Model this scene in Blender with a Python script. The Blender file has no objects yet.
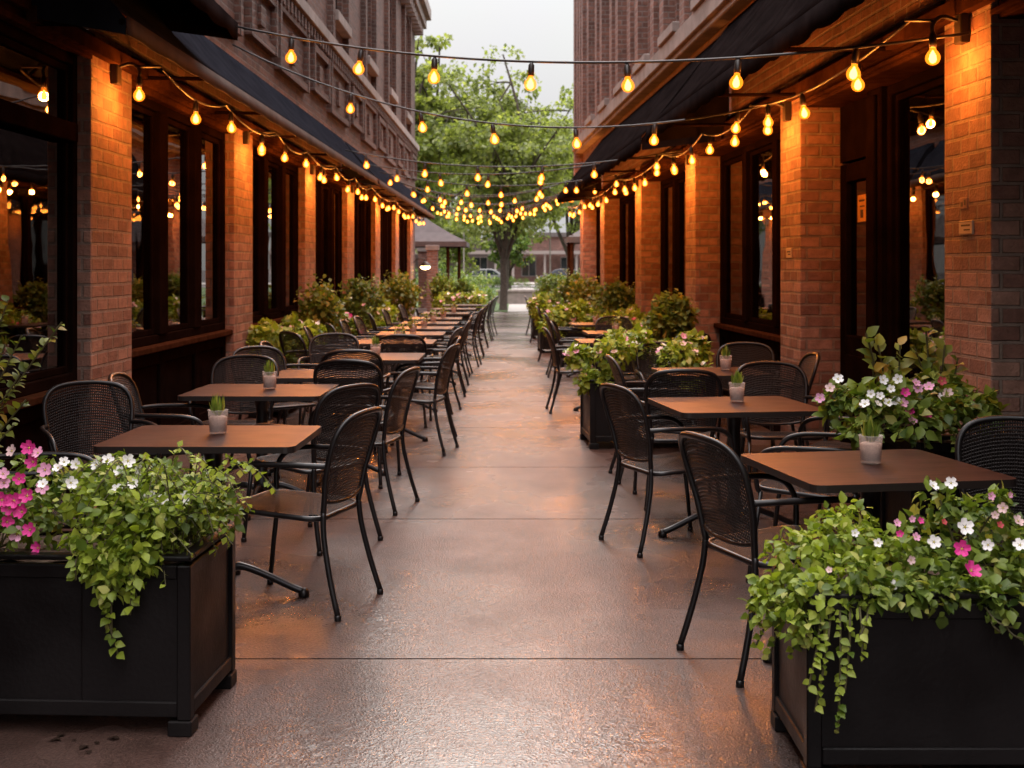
import bpy, math, random
import numpy as np
from mathutils import Vector, Matrix

random.seed(7)
RNG = np.random.default_rng(7)
sc = bpy.context.scene
COL = sc.collection
R = math.radians
PI = math.pi

# ------------------------------------------------------------------ camera, sky, sun, exposure
F = 1250.0            # focal length in pixels of the 1024 px wide frame
HC = 1.51             # eye height
VX, VY = 515.0, 268.0 # vanishing point of the alley
cam_d = bpy.data.cameras.new('camera')
cam = bpy.data.objects.new('camera', cam_d)
COL.objects.link(cam)
cam.location = (0, 0, HC)
cam.rotation_euler = (R(90), 0, 0)
cam_d.sensor_width = 36
cam_d.lens = 36 * F / 1024
cam_d.shift_x = -(VX - 512) / 1024
cam_d.shift_y = -(384 - VY) / 1024
cam_d.clip_start = 0.05
cam_d.clip_end = 2000
cam_d.dof.use_dof = True
cam_d.dof.focus_distance = 5.3
cam_d.dof.aperture_fstop = 5.6
sc.camera = cam

SUN_EL, SUN_AZ = 38, 4          # the bright sky stands over the far end of the alley
w = bpy.data.worlds.new('World')
sc.world = w
w.use_nodes = True
nt = w.node_tree
for n in list(nt.nodes):
    nt.nodes.remove(n)
def wn(t, **k):
    n = nt.nodes.new(t)
    for a, b in k.items():
        setattr(n, a, b)
    return n
wo = wn('ShaderNodeOutputWorld'); bg = wn('ShaderNodeBackground')
sky = wn('ShaderNodeTexSky', sky_type='NISHITA', sun_disc=False, sun_elevation=R(SUN_EL), sun_rotation=R(SUN_AZ), dust_density=4.0, air_density=1.0)
hs = wn('ShaderNodeHueSaturation'); hs.inputs['Saturation'].default_value = 0.3
tc = wn('ShaderNodeTexCoord'); sp = wn('ShaderNodeSeparateXYZ')
mr = wn('ShaderNodeMapRange'); mr.inputs[1].default_value = 0.0; mr.inputs[2].default_value = 1.0
cr = wn('ShaderNodeValToRGB')
cr.color_ramp.elements[0].position = 0.0; cr.color_ramp.elements[0].color = (2.75, 2.68, 2.74, 1)
cr.color_ramp.elements[1].position = 1.0; cr.color_ramp.elements[1].color = (31.0, 29.5, 30.0, 1)
_e = cr.color_ramp.elements.new(0.32); _e.color = (5.6, 5.4, 5.55, 1)
nz = wn('ShaderNodeTexNoise'); nz.inputs['Scale'].default_value = 2.2; nz.inputs['Detail'].default_value = 4
ml = wn('ShaderNodeMixRGB', blend_type='MULTIPLY'); ml.inputs[0].default_value = 0.25
mx = wn('ShaderNodeMixRGB'); mx.inputs[0].default_value = 0.975
L = nt.links.new
L(tc.outputs['Generated'], sp.inputs[0]); L(sp.outputs['Z'], mr.inputs[0]); L(mr.outputs[0], cr.inputs[0])
L(tc.outputs['Generated'], nz.inputs['Vector'])
L(cr.outputs[0], ml.inputs[1]); L(nz.outputs['Color'], ml.inputs[2])
L(sky.outputs[0], hs.inputs['Color']); L(hs.outputs[0], mx.inputs[1]); L(ml.outputs[0], mx.inputs[2])
L(mx.outputs[0], bg.inputs[0]); L(bg.outputs[0], wo.inputs[0])
bg.inputs[1].default_value = 0.11

sd = bpy.data.lights.new('sun', 'SUN')
sun = bpy.data.objects.new('sun', sd); COL.objects.link(sun)
sd.energy = 0.5; sd.angle = R(30); sd.color = (1.0, 0.92, 0.85)
_sv = Vector((math.sin(R(SUN_AZ)) * math.cos(R(SUN_EL)), math.cos(R(SUN_AZ)) * math.cos(R(SUN_EL)), math.sin(R(SUN_EL))))
sun.rotation_euler = (-_sv).to_track_quat('-Z', 'Y').to_euler()

sc.view_settings.view_transform = 'Standard'
sc.view_settings.look = 'None'
sc.view_settings.exposure = 1.0
sc.view_settings.gamma = 1.0
sc.render.engine = 'CYCLES'
cy = sc.cycles
cy.use_denoising = True
cy.max_bounces = 8
cy.diffuse_bounces = 3
cy.glossy_bounces = 4
cy.transparent_max_bounces = 24
cy.sample_clamp_indirect = 4.0
cy.caustics_reflective = False
cy.caustics_refractive = False

# ------------------------------------------------------------------ materials
def mat(name, col, rough=0.5, metal=0.0, var=0.0, vscale=6.0, bump=0.0, bscale=40.0, rvar=0.0, spec=None, col2=None):
    m = bpy.data.materials.new(name); m.use_nodes = True
    t = m.node_tree; b = t.nodes['Principled BSDF']
    b.inputs['Base Color'].default_value = (*col, 1)
    b.inputs['Roughness'].default_value = rough
    b.inputs['Metallic'].default_value = metal
    if spec is not None:
        b.inputs['Specular IOR Level'].default_value = spec
        if spec < 0.1: b.inputs['IOR'].default_value = 1.0
    c = t.nodes.new('ShaderNodeTexCoord')
    if var or col2 or rvar:
        n = t.nodes.new('ShaderNodeTexNoise'); n.inputs['Scale'].default_value = vscale; n.inputs['Detail'].default_value = 5
        t.links.new(c.outputs['Object'], n.inputs['Vector'])
        r = t.nodes.new('ShaderNodeValToRGB')
        a, z = (col, col2) if col2 else ([x * (1 - var) for x in col], [min(1, x * (1 + var)) for x in col])
        r.color_ramp.elements[0].position = 0.3; r.color_ramp.elements[1].position = 0.7
        r.color_ramp.elements[0].color = (*a, 1); r.color_ramp.elements[1].color = (*z, 1)
        t.links.new(n.outputs['Fac'], r.inputs[0]); t.links.new(r.outputs[0], b.inputs['Base Color'])
        if rvar:
            q = t.nodes.new('ShaderNodeMapRange'); q.inputs[1].default_value = 0.3; q.inputs[2].default_value = 0.7
            q.inputs[3].default_value = rough - rvar; q.inputs[4].default_value = rough + rvar
            t.links.new(n.outputs['Fac'], q.inputs[0]); t.links.new(q.outputs[0], b.inputs['Roughness'])
    if bump:
        n2 = t.nodes.new('ShaderNodeTexNoise'); n2.inputs['Scale'].default_value = bscale; n2.inputs['Detail'].default_value = 4
        t.links.new(c.outputs['Object'], n2.inputs['Vector'])
        bp = t.nodes.new('ShaderNodeBump'); bp.inputs['Strength'].default_value = bump; bp.inputs['Distance'].default_value = 0.01
        t.links.new(n2.outputs['Fac'], bp.inputs['Height']); t.links.new(bp.outputs[0], b.inputs['Normal'])
    return m

def brick_mat(name, c1, c2, mortar, bw=0.21, rh=0.088, mort=0.011):
    m = bpy.data.materials.new(name); m.use_nodes = True
    t = m.node_tree; b = t.nodes['Principled BSDF']; N = t.nodes.new; K = t.links.new
    uv = N('ShaderNodeUVMap')
    # slight wobble so that courses are not ruler straight
    wob = N('ShaderNodeTexNoise'); wob.inputs['Scale'].default_value = 3.0
    add = N('ShaderNodeMixRGB'); add.blend_type = 'ADD'; add.inputs[0].default_value = 0.012
    K(uv.outputs[0], wob.inputs['Vector']); K(uv.outputs[0], add.inputs[1]); K(wob.outputs['Color'], add.inputs[2])
    br = N('ShaderNodeTexBrick'); br.offset = 0.5
    br.inputs['Scale'].default_value = 1.0; br.inputs['Mortar Size'].default_value = mort
    br.inputs['Mortar Smooth'].default_value = 0.35; br.inputs['Bias'].default_value = 0.0
    br.inputs['Brick Width'].default_value = bw; br.inputs['Row Height'].default_value = rh
    br.inputs['Color1'].default_value = (*c1, 1); br.inputs['Color2'].default_value = (*c2, 1); br.inputs['Mortar'].default_value = (*mortar, 1)
    K(add.outputs[0], br.inputs['Vector'])
    n = N('ShaderNodeTexNoise'); n.inputs['Scale'].default_value = 14; n.inputs['Detail'].default_value = 6
    K(uv.outputs[0], n.inputs['Vector'])
    rp = N('ShaderNodeValToRGB'); rp.color_ramp.elements[0].position = 0.3; rp.color_ramp.elements[1].position = 0.75
    rp.color_ramp.elements[0].color = (0.55, 0.52, 0.5, 1); rp.color_ramp.elements[1].color = (1.15, 1.1, 1.1, 1)
    K(n.outputs['Fac'], rp.inputs[0])
    mu = N('ShaderNodeMixRGB'); mu.blend_type = 'MULTIPLY'; mu.inputs[0].default_value = 0.8
    K(br.outputs['Color'], mu.inputs[1]); K(rp.outputs[0], mu.inputs[2])
    n3 = N('ShaderNodeTexNoise'); n3.inputs['Scale'].default_value = 0.9; n3.inputs['Detail'].default_value = 3
    K(uv.outputs[0], n3.inputs['Vector'])
    rp3 = N('ShaderNodeValToRGB'); rp3.color_ramp.elements[0].position = 0.35; rp3.color_ramp.elements[1].position = 0.65
    rp3.color_ramp.elements[0].color = (0.7, 0.68, 0.66, 1); rp3.color_ramp.elements[1].color = (1, 1, 1, 1)
    K(n3.outputs['Fac'], rp3.inputs[0])
    mu2 = N('ShaderNodeMixRGB'); mu2.blend_type = 'MULTIPLY'; mu2.inputs[0].default_value = 0.8
    K(mu.outputs[0], mu2.inputs[1]); K(rp3.outputs[0], mu2.inputs[2])
    K(mu2.outputs[0], b.inputs['Base Color'])
    b.inputs['Roughness'].default_value = 0.72
    n2 = N('ShaderNodeTexNoise'); n2.inputs['Scale'].default_value = 60; n2.inputs['Detail'].default_value = 3
    K(uv.outputs[0], n2.inputs['Vector'])
    mh = N('ShaderNodeMath'); mh.operation = 'MULTIPLY_ADD'; mh.inputs[1].default_value = -1.0
    sc2 = N('ShaderNodeMath'); sc2.operation = 'MULTIPLY'; sc2.inputs[1].default_value = 0.35
    K(n2.outputs['Fac'], sc2.inputs[0]); K(br.outputs['Fac'], mh.inputs[0]); K(sc2.outputs[0], mh.inputs[2])
    bp = N('ShaderNodeBump'); bp.inputs['Strength'].default_value = 1.0; bp.inputs['Distance'].default_value = 0.018
    K(mh.outputs[0], bp.inputs['Height']); K(bp.outputs[0], b.inputs['Normal'])
    return m

def leaf_mat(name, dark, light, odd=None, rough=0.45, trans=0.3):
    m = bpy.data.materials.new(name); m.use_nodes = True
    t = m.node_tree; b = t.nodes['Principled BSDF']; N = t.nodes.new; K = t.links.new
    g = N('ShaderNodeNewGeometry'); r = N('ShaderNodeValToRGB')
    e = r.color_ramp.elements
    e[0].position = 0.0; e[0].color = (*dark, 1); e[1].position = 0.85; e[1].color = (*light, 1)
    if odd:
        x = e.new(0.97); x.color = (*odd, 1)
    K(g.outputs['Random Per Island'], r.inputs[0]); K(r.outputs[0], b.inputs['Base Color'])
    b.inputs['Roughness'].default_value = rough
    b.inputs['Specular IOR Level'].default_value = 0.35
    tr = N('ShaderNodeBsdfTranslucent'); mixs = N('ShaderNodeMixShader'); mixs.inputs[0].default_value = trans
    br = N('ShaderNodeMixRGB'); br.blend_type = 'MULTIPLY'; br.inputs[0].default_value = 1; br.inputs[2].default_value = (1.5, 1.6, 0.6, 1)
    K(r.outputs[0], br.inputs[1]); K(br.outputs[0], tr.inputs['Color'])
    K(b.outputs[0], mixs.inputs[1]); K(tr.outputs[0], mixs.inputs[2])
    K(mixs.outputs[0], t.nodes['Material Output'].inputs[0])
    return m

def emit_mat(name, col, strength, sampling=None):
    m = bpy.data.materials.new(name); m.use_nodes = True
    t = m.node_tree
    for n in list(t.nodes):
        if n.type != 'OUTPUT_MATERIAL': t.nodes.remove(n)
    e = t.nodes.new('ShaderNodeEmission'); e.inputs[0].default_value = (*col, 1); e.inputs[1].default_value = strength
    t.links.new(e.outputs[0], t.nodes['Material Output'].inputs[0])
    if sampling: m.cycles.emission_sampling = sampling
    return m

def mesh_metal(name, col, pitch):
    """perforated sheet: a diagonal grid of small real holes in object space"""
    m = bpy.data.materials.new(name); m.use_nodes = True
    t = m.node_tree; b = t.nodes['Principled BSDF']; N = t.nodes.new; K = t.links.new
    b.inputs['Base Color'].default_value = (*col, 1); b.inputs['Roughness'].default_value = 0.45; b.inputs['Specular IOR Level'].default_value = 0.35
    c = N('ShaderNodeTexCoord'); s = N('ShaderNodeSeparateXYZ'); K(c.outputs['Object'], s.inputs[0])
    def M(op, a, bb=None):
        n = N('ShaderNodeMath'); n.operation = op
        for i, v in enumerate((a, bb)):
            if v is None: continue
            if isinstance(v, (int, float)): n.inputs[i].default_value = v
            else: K(v, n.inputs[i])
        return n.outputs[0]
    k = 2 * PI / pitch
    yz = M('ADD', s.outputs['Y'], s.outputs['Z'])
    p = M('SINE', M('MULTIPLY', s.outputs['X'], k)); q = M('SINE', M('MULTIPLY', yz, k))
    h = M('MULTIPLY', p, q)
    hole = M('GREATER_THAN', M('ABSOLUTE', h), 0.74)
    tr = N('ShaderNodeBsdfTransparent'); mixs = N('ShaderNodeMixShader')
    K(hole, mixs.inputs[0]); K(b.outputs[0], mixs.inputs[1]); K(tr.outputs[0], mixs.inputs[2])
    bp = N('ShaderNodeBump'); bp.inputs['Strength'].default_value = 0.9; bp.inputs['Distance'].default_value = 0.008; bp.invert = True
    K(M('ABSOLUTE', h), bp.inputs['Height']); K(bp.outputs[0], b.inputs['Normal'])
    K(mixs.outputs[0], t.nodes['Material Output'].inputs[0])
    return m

def glass_mat(name, tint=(0.5, 0.42, 0.36), ior=1.55, rough=0.01):
    """window pane: Fresnel mirror over a tinted see-through sheet"""
    m = bpy.data.materials.new(name); m.use_nodes = True
    t = m.node_tree; N = t.nodes.new; K = t.links.new
    for n in list(t.nodes):
        if n.type != 'OUTPUT_MATERIAL': t.nodes.remove(n)
    fr = N('ShaderNodeFresnel'); fr.inputs[0].default_value = ior
    g = N('ShaderNodeBsdfGlossy'); g.inputs['Roughness'].default_value = rough; g.inputs['Color'].default_value = (0.95, 0.92, 0.9, 1)
    tr = N('ShaderNodeBsdfTransparent'); tr.inputs[0].default_value = (*tint, 1)
    nz = N('ShaderNodeTexNoise'); nz.inputs['Scale'].default_value = 1.1
    cc = N('ShaderNodeTexCoord'); K(cc.outputs['Object'], nz.inputs['Vector'])
    bp = N('ShaderNodeBump'); bp.inputs['Strength'].default_value = 0.06; bp.inputs['Distance'].default_value = 0.05
    K(nz.outputs['Fac'], bp.inputs['Height']); K(bp.outputs[0], g.inputs['Normal'])
    x = N('ShaderNodeMixShader'); K(fr.outputs[0], x.inputs[0]); K(tr.outputs[0], x.inputs[1]); K(g.outputs[0], x.inputs[2])
    K(x.outputs[0], t.nodes['Material Output'].inputs[0])
    return m

M = {}
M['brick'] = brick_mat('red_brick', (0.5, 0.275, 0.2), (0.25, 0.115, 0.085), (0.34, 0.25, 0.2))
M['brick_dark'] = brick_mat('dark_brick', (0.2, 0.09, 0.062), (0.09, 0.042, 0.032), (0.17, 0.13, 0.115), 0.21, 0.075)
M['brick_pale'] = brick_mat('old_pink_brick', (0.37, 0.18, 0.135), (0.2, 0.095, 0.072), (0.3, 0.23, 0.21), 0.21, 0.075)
M['stone'] = mat('limestone', (0.27, 0.22, 0.2), 0.75, var=0.25, vscale=4, bump=0.3, bscale=30)
M['frame'] = mat('dark_bronze_paint', (0.011, 0.0055, 0.004), 0.5, var=0.3, bump=0.05, spec=0.02)
M['trim'] = mat('stained_wood', (0.05, 0.02, 0.01), 0.5, var=0.35, vscale=9, bump=0.15, bscale=60, spec=0.08)
M['interior'] = mat('warmed_interior', (0.16, 0.09, 0.06), 0.8, var=0.5, vscale=2)  # colour raised warm to stand in for lamplight inside the rooms
M['curtain'] = mat('linen_curtain', (0.36, 0.28, 0.22), 0.9, var=0.15)
M['glass'] = glass_mat('window_glass', ior=3.4)
M['canvas_black'] = mat('black_canvas', (0.011, 0.008, 0.008), 0.9, var=0.4, vscale=5, bump=0.35, bscale=7, spec=0.0)
M['canvas_blue'] = mat('slate_canvas', (0.018, 0.019, 0.025), 0.8, var=0.25, vscale=5, bump=0.3, bscale=6, spec=0.05)
M['canvas_brown'] = mat('brown_canvas', (0.05, 0.025, 0.016), 0.8, var=0.25, bump=0.2, bscale=8, spec=0.2)
M['canvas_grey'] = mat('mauve_grey_canvas', (0.085, 0.066, 0.066), 0.8, var=0.15, bump=0.2, bscale=8)
M['black'] = mat('black_powder_coat', (0.009, 0.007, 0.007), 0.36, rvar=0.08, vscale=12, spec=0.45)
M['sheet'] = mesh_metal('perforated_steel', (0.02, 0.0145, 0.0135), 0.02)
M['planter'] = mat('black_planter_paint', (0.006, 0.0045, 0.0045), 0.5, var=0.6, vscale=2.2, bump=0.12, bscale=60, rvar=0.2, spec=0.22)
M['soil'] = mat('potting_soil', (0.1, 0.065, 0.045), 0.95, var=0.5, vscale=40, bump=1.0, bscale=70)
M['bark'] = mat('bark', (0.055, 0.04, 0.03), 0.9, var=0.4, vscale=12, bump=0.8, bscale=18)
M['stem'] = mat('green_stem', (0.09, 0.08, 0.03), 0.6)
M['wire'] = mat('black_cable', (0.02, 0.016, 0.016), 0.5)
M['socket'] = mat('bulb_socket', (0.02, 0.013, 0.01), 0.4)
M['lantern'] = mat('lantern_metal', (0.03, 0.025, 0.02), 0.4, metal=0.5)
M['leaf'] = leaf_mat('garden_leaf', (0.045, 0.085, 0.013), (0.24, 0.31, 0.05), (0.36, 0.34, 0.09))
M['leaf_lime'] = leaf_mat('lime_leaf', (0.085, 0.14, 0.015), (0.37, 0.45, 0.055), (0.5, 0.5, 0.15))
M['leaf_deep'] = leaf_mat('deep_leaf', (0.045, 0.085, 0.018), (0.17, 0.24, 0.05), (0.26, 0.25, 0.06))
M['leaf_gold'] = leaf_mat('golden_shrub_leaf', (0.06, 0.095, 0.015), (0.25, 0.28, 0.05), (0.45, 0.29, 0.05))
M['leaf_tree'] = leaf_mat('street_tree_leaf', (0.095, 0.12, 0.04), (0.29, 0.33, 0.12), (0.33, 0.34, 0.15), trans=0.5)
M['leaf_tree2'] = leaf_mat('far_tree_leaf', (0.11, 0.14, 0.045), (0.3, 0.33, 0.11), (0.34, 0.34, 0.14), trans=0.5)
def petal(name, c):
    return mat(name, c, 0.6, var=0.12, vscale=60)
M['p_white'] = petal('white_petal', (0.88, 0.85, 0.82))
M['p_pink'] = petal('pink_petal', (0.8, 0.38, 0.55))
M['p_mag'] = petal('magenta_petal', (0.68, 0.04, 0.27))
M['p_blush'] = petal('blush_petal', (0.74, 0.52, 0.5))
M['p_red'] = petal('red_petal', (0.5, 0.06, 0.07))
M['eye'] = mat('flower_eye', (0.5, 0.4, 0.06), 0.7)
M['core'] = emit_mat('glowing_filament', (1.0, 0.38, 0.06), 13.0, 'NONE')
M['lamp_glow'] = emit_mat('lantern_glow', (1.0, 0.72, 0.34), 14.0)
M['plastic_sign'] = mat('cream_plaque', (0.55, 0.42, 0.3), 0.5, var=0.1)
M['sand_tile'] = mat('worn_tile', (0.34, 0.19, 0.13), 0.7, var=0.3, vscale=30)
M['amber_sign'] = mat('amber_paper', (0.6, 0.3, 0.06), 0.6, var=0.15, vscale=20)
M['ink'] = mat('brown_ink', (0.06, 0.03, 0.02), 0.6)
def shell_mat():
    m = bpy.data.materials.new('amber_bulb_glass'); m.use_nodes = True
    t = m.node_tree; N = t.nodes.new; K = t.links.new
    for n in list(t.nodes):
        if n.type != 'OUTPUT_MATERIAL': t.nodes.remove(n)
    e = N('ShaderNodeEmission'); e.inputs[0].default_value = (1.0, 0.21, 0.01, 1); e.inputs[1].default_value = 1.7
    tr = N('ShaderNodeBsdfTransparent'); tr.inputs[0].default_value = (1, 0.9, 0.75, 1)
    x = N('ShaderNodeMixShader'); x.inputs[0].default_value = 0.5
    K(tr.outputs[0], x.inputs[1]); K(e.outputs[0], x.inputs[2]); K(x.outputs[0], t.nodes['Material Output'].inputs[0])
    m.cycles.emission_sampling = 'NONE'
    return m
M['shell'] = shell_mat()

def pavement_mat():
    m = bpy.data.materials.new('wet_concrete'); m.use_nodes = True
    t = m.node_tree; b = t.nodes['Principled BSDF']; N = t.nodes.new; K = t.links.new
    c = N('ShaderNodeTexCoord')
    big = N('ShaderNodeTexNoise'); big.inputs['Scale'].default_value = 0.85; big.inputs['Detail'].default_value = 5; big.inputs['Roughness'].default_value = 0.6
    mp = N('ShaderNodeMapping'); mp.inputs['Scale'].default_value = (1.0, 0.6, 1)
    K(c.outputs['Object'], mp.inputs[0]); K(mp.outputs[0], big.inputs['Vector'])
    r = N('ShaderNodeValToRGB'); e = r.color_ramp.elements
    e[0].position = 0.35; e[0].color = (0.06, 0.031, 0.024, 1); e[1].position = 0.68; e[1].color = (0.155, 0.095, 0.078, 1)
    K(big.outputs['Fac'], r.inputs[0])
    fine = N('ShaderNodeTexNoise'); fine.inputs['Scale'].default_value = 90; fine.inputs['Detail'].default_value = 3
    K(c.outputs['Object'], fine.inputs['Vector'])
    r2 = N('ShaderNodeValToRGB'); r2.color_ramp.elements[0].position = 0.36; r2.color_ramp.elements[1].position = 0.66
    r2.color_ramp.elements[0].color = (0.45, 0.42, 0.4, 1); r2.color_ramp.elements[1].color = (1.35, 1.3, 1.25, 1)
    K(fine.outputs['Fac'], r2.inputs[0])
    mu = N('ShaderNodeMixRGB'); mu.blend_type = 'MULTIPLY'; mu.inputs[0].default_value = 0.75
    K(r.outputs[0], mu.inputs[1]); K(r2.outputs[0], mu.inputs[2]); K(mu.outputs[0], b.inputs['Base Color'])
    wet = N('ShaderNodeTexNoise'); wet.inputs['Scale'].default_value = 0.75; wet.inputs['Detail'].default_value = 4; wet.inputs['Roughness'].default_value = 0.55
    mp2 = N('ShaderNodeMapping'); mp2.inputs['Location'].default_value = (7.3, 2.1, 0); mp2.inputs['Scale'].default_value = (0.9, 0.75, 1)
    K(c.outputs['Object'], mp2.inputs[0]); K(mp2.outputs[0], wet.inputs['Vector'])
    q = N('ShaderNodeMapRange'); q.interpolation_type = 'SMOOTHSTEP'; q.inputs[1].default_value = 0.34; q.inputs[2].default_value = 0.66; q.inputs[3].default_value = 0.15; q.inputs[4].default_value = 0.34
    K(wet.outputs['Fac'], q.inputs[0]); K(q.outputs[0], b.inputs['Coat Roughness'])
    q2 = N('ShaderNodeMapRange'); q2.inputs[1].default_value = 0.36; q2.inputs[2].default_value = 0.64; q2.inputs[3].default_value = 1.0; q2.inputs[4].default_value = 0.3
    K(wet.outputs['Fac'], q2.inputs[0]); K(q2.outputs[0], b.inputs['Coat Weight'])
    b.inputs['Coat IOR'].default_value = 1.75
    b.inputs['Roughness'].default_value = 0.5
    b.inputs['Specular IOR Level'].default_value = 0.25
    # damp patches are darker concrete
    dk = N('ShaderNodeValToRGB'); dk.color_ramp.elements[0].position = 0.36; dk.color_ramp.elements[1].position = 0.6
    dk.color_ramp.elements[0].color = (0.55, 0.52, 0.52, 1); dk.color_ramp.elements[1].color = (1, 1, 1, 1)
    K(wet.outputs['Fac'], dk.inputs[0])
    # blotchy stains of their own
    st = N('ShaderNodeTexNoise'); st.inputs['Scale'].default_value = 3.1; st.inputs['Detail'].default_value = 7; st.inputs['Roughness'].default_value = 0.65
    K(c.outputs['Object'], st.inputs['Vector'])
    sr = N('ShaderNodeValToRGB'); sr.color_ramp.elements[0].position = 0.33; sr.color_ramp.elements[1].position = 0.5
    sr.color_ramp.elements[0].color = (0.5, 0.46, 0.44, 1); sr.color_ramp.elements[1].color = (1, 1, 1, 1)
    K(st.outputs['Fac'], sr.inputs[0])
    m3 = N('ShaderNodeMixRGB'); m3.blend_type = 'MULTIPLY'; m3.inputs[0].default_value = 1
    m4 = N('ShaderNodeMixRGB'); m4.blend_type = 'MULTIPLY'; m4.inputs[0].default_value = 0.8
    K(mu.outputs[0], m3.inputs[1]); K(dk.outputs[0], m3.inputs[2]); K(m3.outputs[0], m4.inputs[1]); K(sr.outputs[0], m4.inputs[2]); K(m4.outputs[0], b.inputs['Base Color'])
    # raised worm-like aggregate
    v = N('ShaderNodeTexVoronoi'); v.feature = 'DISTANCE_TO_EDGE'; v.inputs['Scale'].default_value = 70
    nw = N('ShaderNodeTexNoise'); nw.inputs['Scale'].default_value = 22
    ad = N('ShaderNodeMixRGB'); ad.blend_type = 'ADD'; ad.inputs[0].default_value = 0.06
    K(c.outputs['Object'], nw.inputs['Vector']); K(c.outputs['Object'], ad.inputs[1]); K(nw.outputs['Color'], ad.inputs[2]); K(ad.outputs[0], v.inputs['Vector'])
    s = N('ShaderNodeMapRange'); s.inputs[1].default_value = 0.0; s.inputs[2].default_value = 0.35
    K(v.outputs['Distance'], s.inputs[0])
    s2 = N('ShaderNodeMath'); s2.operation = 'MULTIPLY_ADD'; s2.inputs[1].default_value = 0.7
    K(fine.outputs['Fac'], s2.inputs[0]); K(s.outputs[0], s2.inputs[2])
    bp = N('ShaderNodeBump'); bp.inputs['Strength'].default_value = 0.42; bp.inputs['Distance'].default_value = 0.005
    K(s2.outputs[0], bp.inputs['Height'])
    und = N('ShaderNodeTexNoise'); und.inputs['Scale'].default_value = 2.4; und.inputs['Detail'].default_value = 2
    K(c.outputs['Object'], und.inputs['Vector'])
    bp2 = N('ShaderNodeBump'); bp2.inputs['Strength'].default_value = 0.08; bp2.inputs['Distance'].default_value = 0.02
    K(und.outputs['Fac'], bp2.inputs['Height']); K(bp2.outputs[0], bp.inputs['Normal']); K(bp.outputs[0], b.inputs['Normal'])
    bp3 = N('ShaderNodeBump'); bp3.inputs['Strength'].default_value = 0.13; bp3.inputs['Distance'].default_value = 0.005
    K(s2.outputs[0], bp3.inputs['Height']); K(bp2.outputs[0], bp3.inputs['Normal']); K(bp3.outputs[0], b.inputs['Coat Normal'])
    return m
M['pavement'] = pavement_mat()
M['asphalt'] = mat('wet_asphalt', (0.06, 0.055, 0.055), 0.5, var=0.2, bump=0.4, bscale=60)
M['earth'] = mat('dark_joint_earth', (0.03, 0.022, 0.018), 0.9, var=0.3)
M['grass'] = mat('mown_grass', (0.06, 0.1, 0.025), 0.9, var=0.35, vscale=3, bump=0.6, bscale=40)
M['path'] = mat('pale_path', (0.3, 0.26, 0.24), 0.5, var=0.15, vscale=3, bump=0.2)
M['tabletop'] = None
def table_mat():
    m = bpy.data.materials.new('walnut_laminate'); m.use_nodes = True
    t = m.node_tree; b = t.nodes['Principled BSDF']; N = t.nodes.new; K = t.links.new
    c = N('ShaderNodeTexCoord'); mp = N('ShaderNodeMapping'); mp.inputs['Scale'].default_value = (1.5, 14, 1)
    n = N('ShaderNodeTexNoise'); n.inputs['Scale'].default_value = 3; n.inputs['Detail'].default_value = 6
    K(c.outputs['Object'], mp.inputs[0]); K(mp.outputs[0], n.inputs['Vector'])
    r = N('ShaderNodeValToRGB'); r.color_ramp.elements[0].position = 0.3; r.color_ramp.elements[1].position = 0.72
    r.color_ramp.elements[0].color = (0.012, 0.005, 0.004, 1); r.color_ramp.elements[1].color = (0.065, 0.023, 0.016, 1)
    K(n.outputs['Fac'], r.inputs[0]); K(r.outputs[0], b.inputs['Base Color'])
    q = N('ShaderNodeMapRange'); q.inputs[3].default_value = 0.3; q.inputs[4].default_value = 0.46
    n2 = N('ShaderNodeTexNoise'); n2.inputs['Scale'].default_value = 5; n2.inputs['Detail'].default_value = 4
    K(c.outputs['Object'], n2.inputs['Vector']); K(n2.outputs['Fac'], q.inputs[0]); K(q.outputs[0], b.inputs['Roughness'])
    b.inputs['Specular IOR Level'].default_value = 0.2
    return m
M['tabletop'] = table_mat()
M['edge'] = mat('table_edge', (0.02, 0.014, 0.012), 0.4)
M['cup'] = None
def cup_mat():
    m = bpy.data.materials.new('frosted_glass'); m.use_nodes = True
    b = m.node_tree.nodes['Principled BSDF']
    t = m.node_tree
    b.inputs['Base Color'].default_value = (0.85, 0.74, 0.68, 1); b.inputs['Roughness'].default_value = 0.15
    tr = t.nodes.new('ShaderNodeBsdfTransparent'); tr.inputs[0].default_value = (0.97, 0.94, 0.92, 1)
    x = t.nodes.new('ShaderNodeMixShader'); x.inputs[0].default_value = 0.3
    t.links.new(tr.outputs[0], x.inputs[1]); t.links.new(b.outputs[0], x.inputs[2]); t.links.new(x.outputs[0], t.nodes['Material Output'].inputs[0])
    return m
M['cup'] = cup_mat()
M['sand'] = mat('pale_pink_sand', (0.7, 0.52, 0.44), 0.8, var=0.2, vscale=50)
M['car_white'] = mat('white_car_paint', (0.22, 0.22, 0.22), 0.25)
M['car_dark'] = mat('dark_car_paint', (0.03, 0.035, 0.045), 0.2)
M['car_glass'] = mat('car_glass', (0.015, 0.02, 0.022), 0.06)
M['tyre'] = mat('tyre_rubber', (0.015, 0.015, 0.015), 0.8)
M['rim'] = mat('wheel_alloy', (0.4, 0.4, 0.4), 0.3, metal=0.8)
M['headlight'] = mat('headlight_lens', (0.7, 0.7, 0.68), 0.15)
M['pale_render'] = mat('pale_render', (0.11, 0.085, 0.075), 0.8, var=0.1)
M['dark_pane'] = mat('dark_pane', (0.02, 0.024, 0.028), 0.05, spec=0.8)
M['roofing'] = mat('grey_roofing', (0.1, 0.085, 0.08), 0.8, var=0.15)
M['white_paint'] = mat('white_paint', (0.24, 0.2, 0.18), 0.6)

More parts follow.
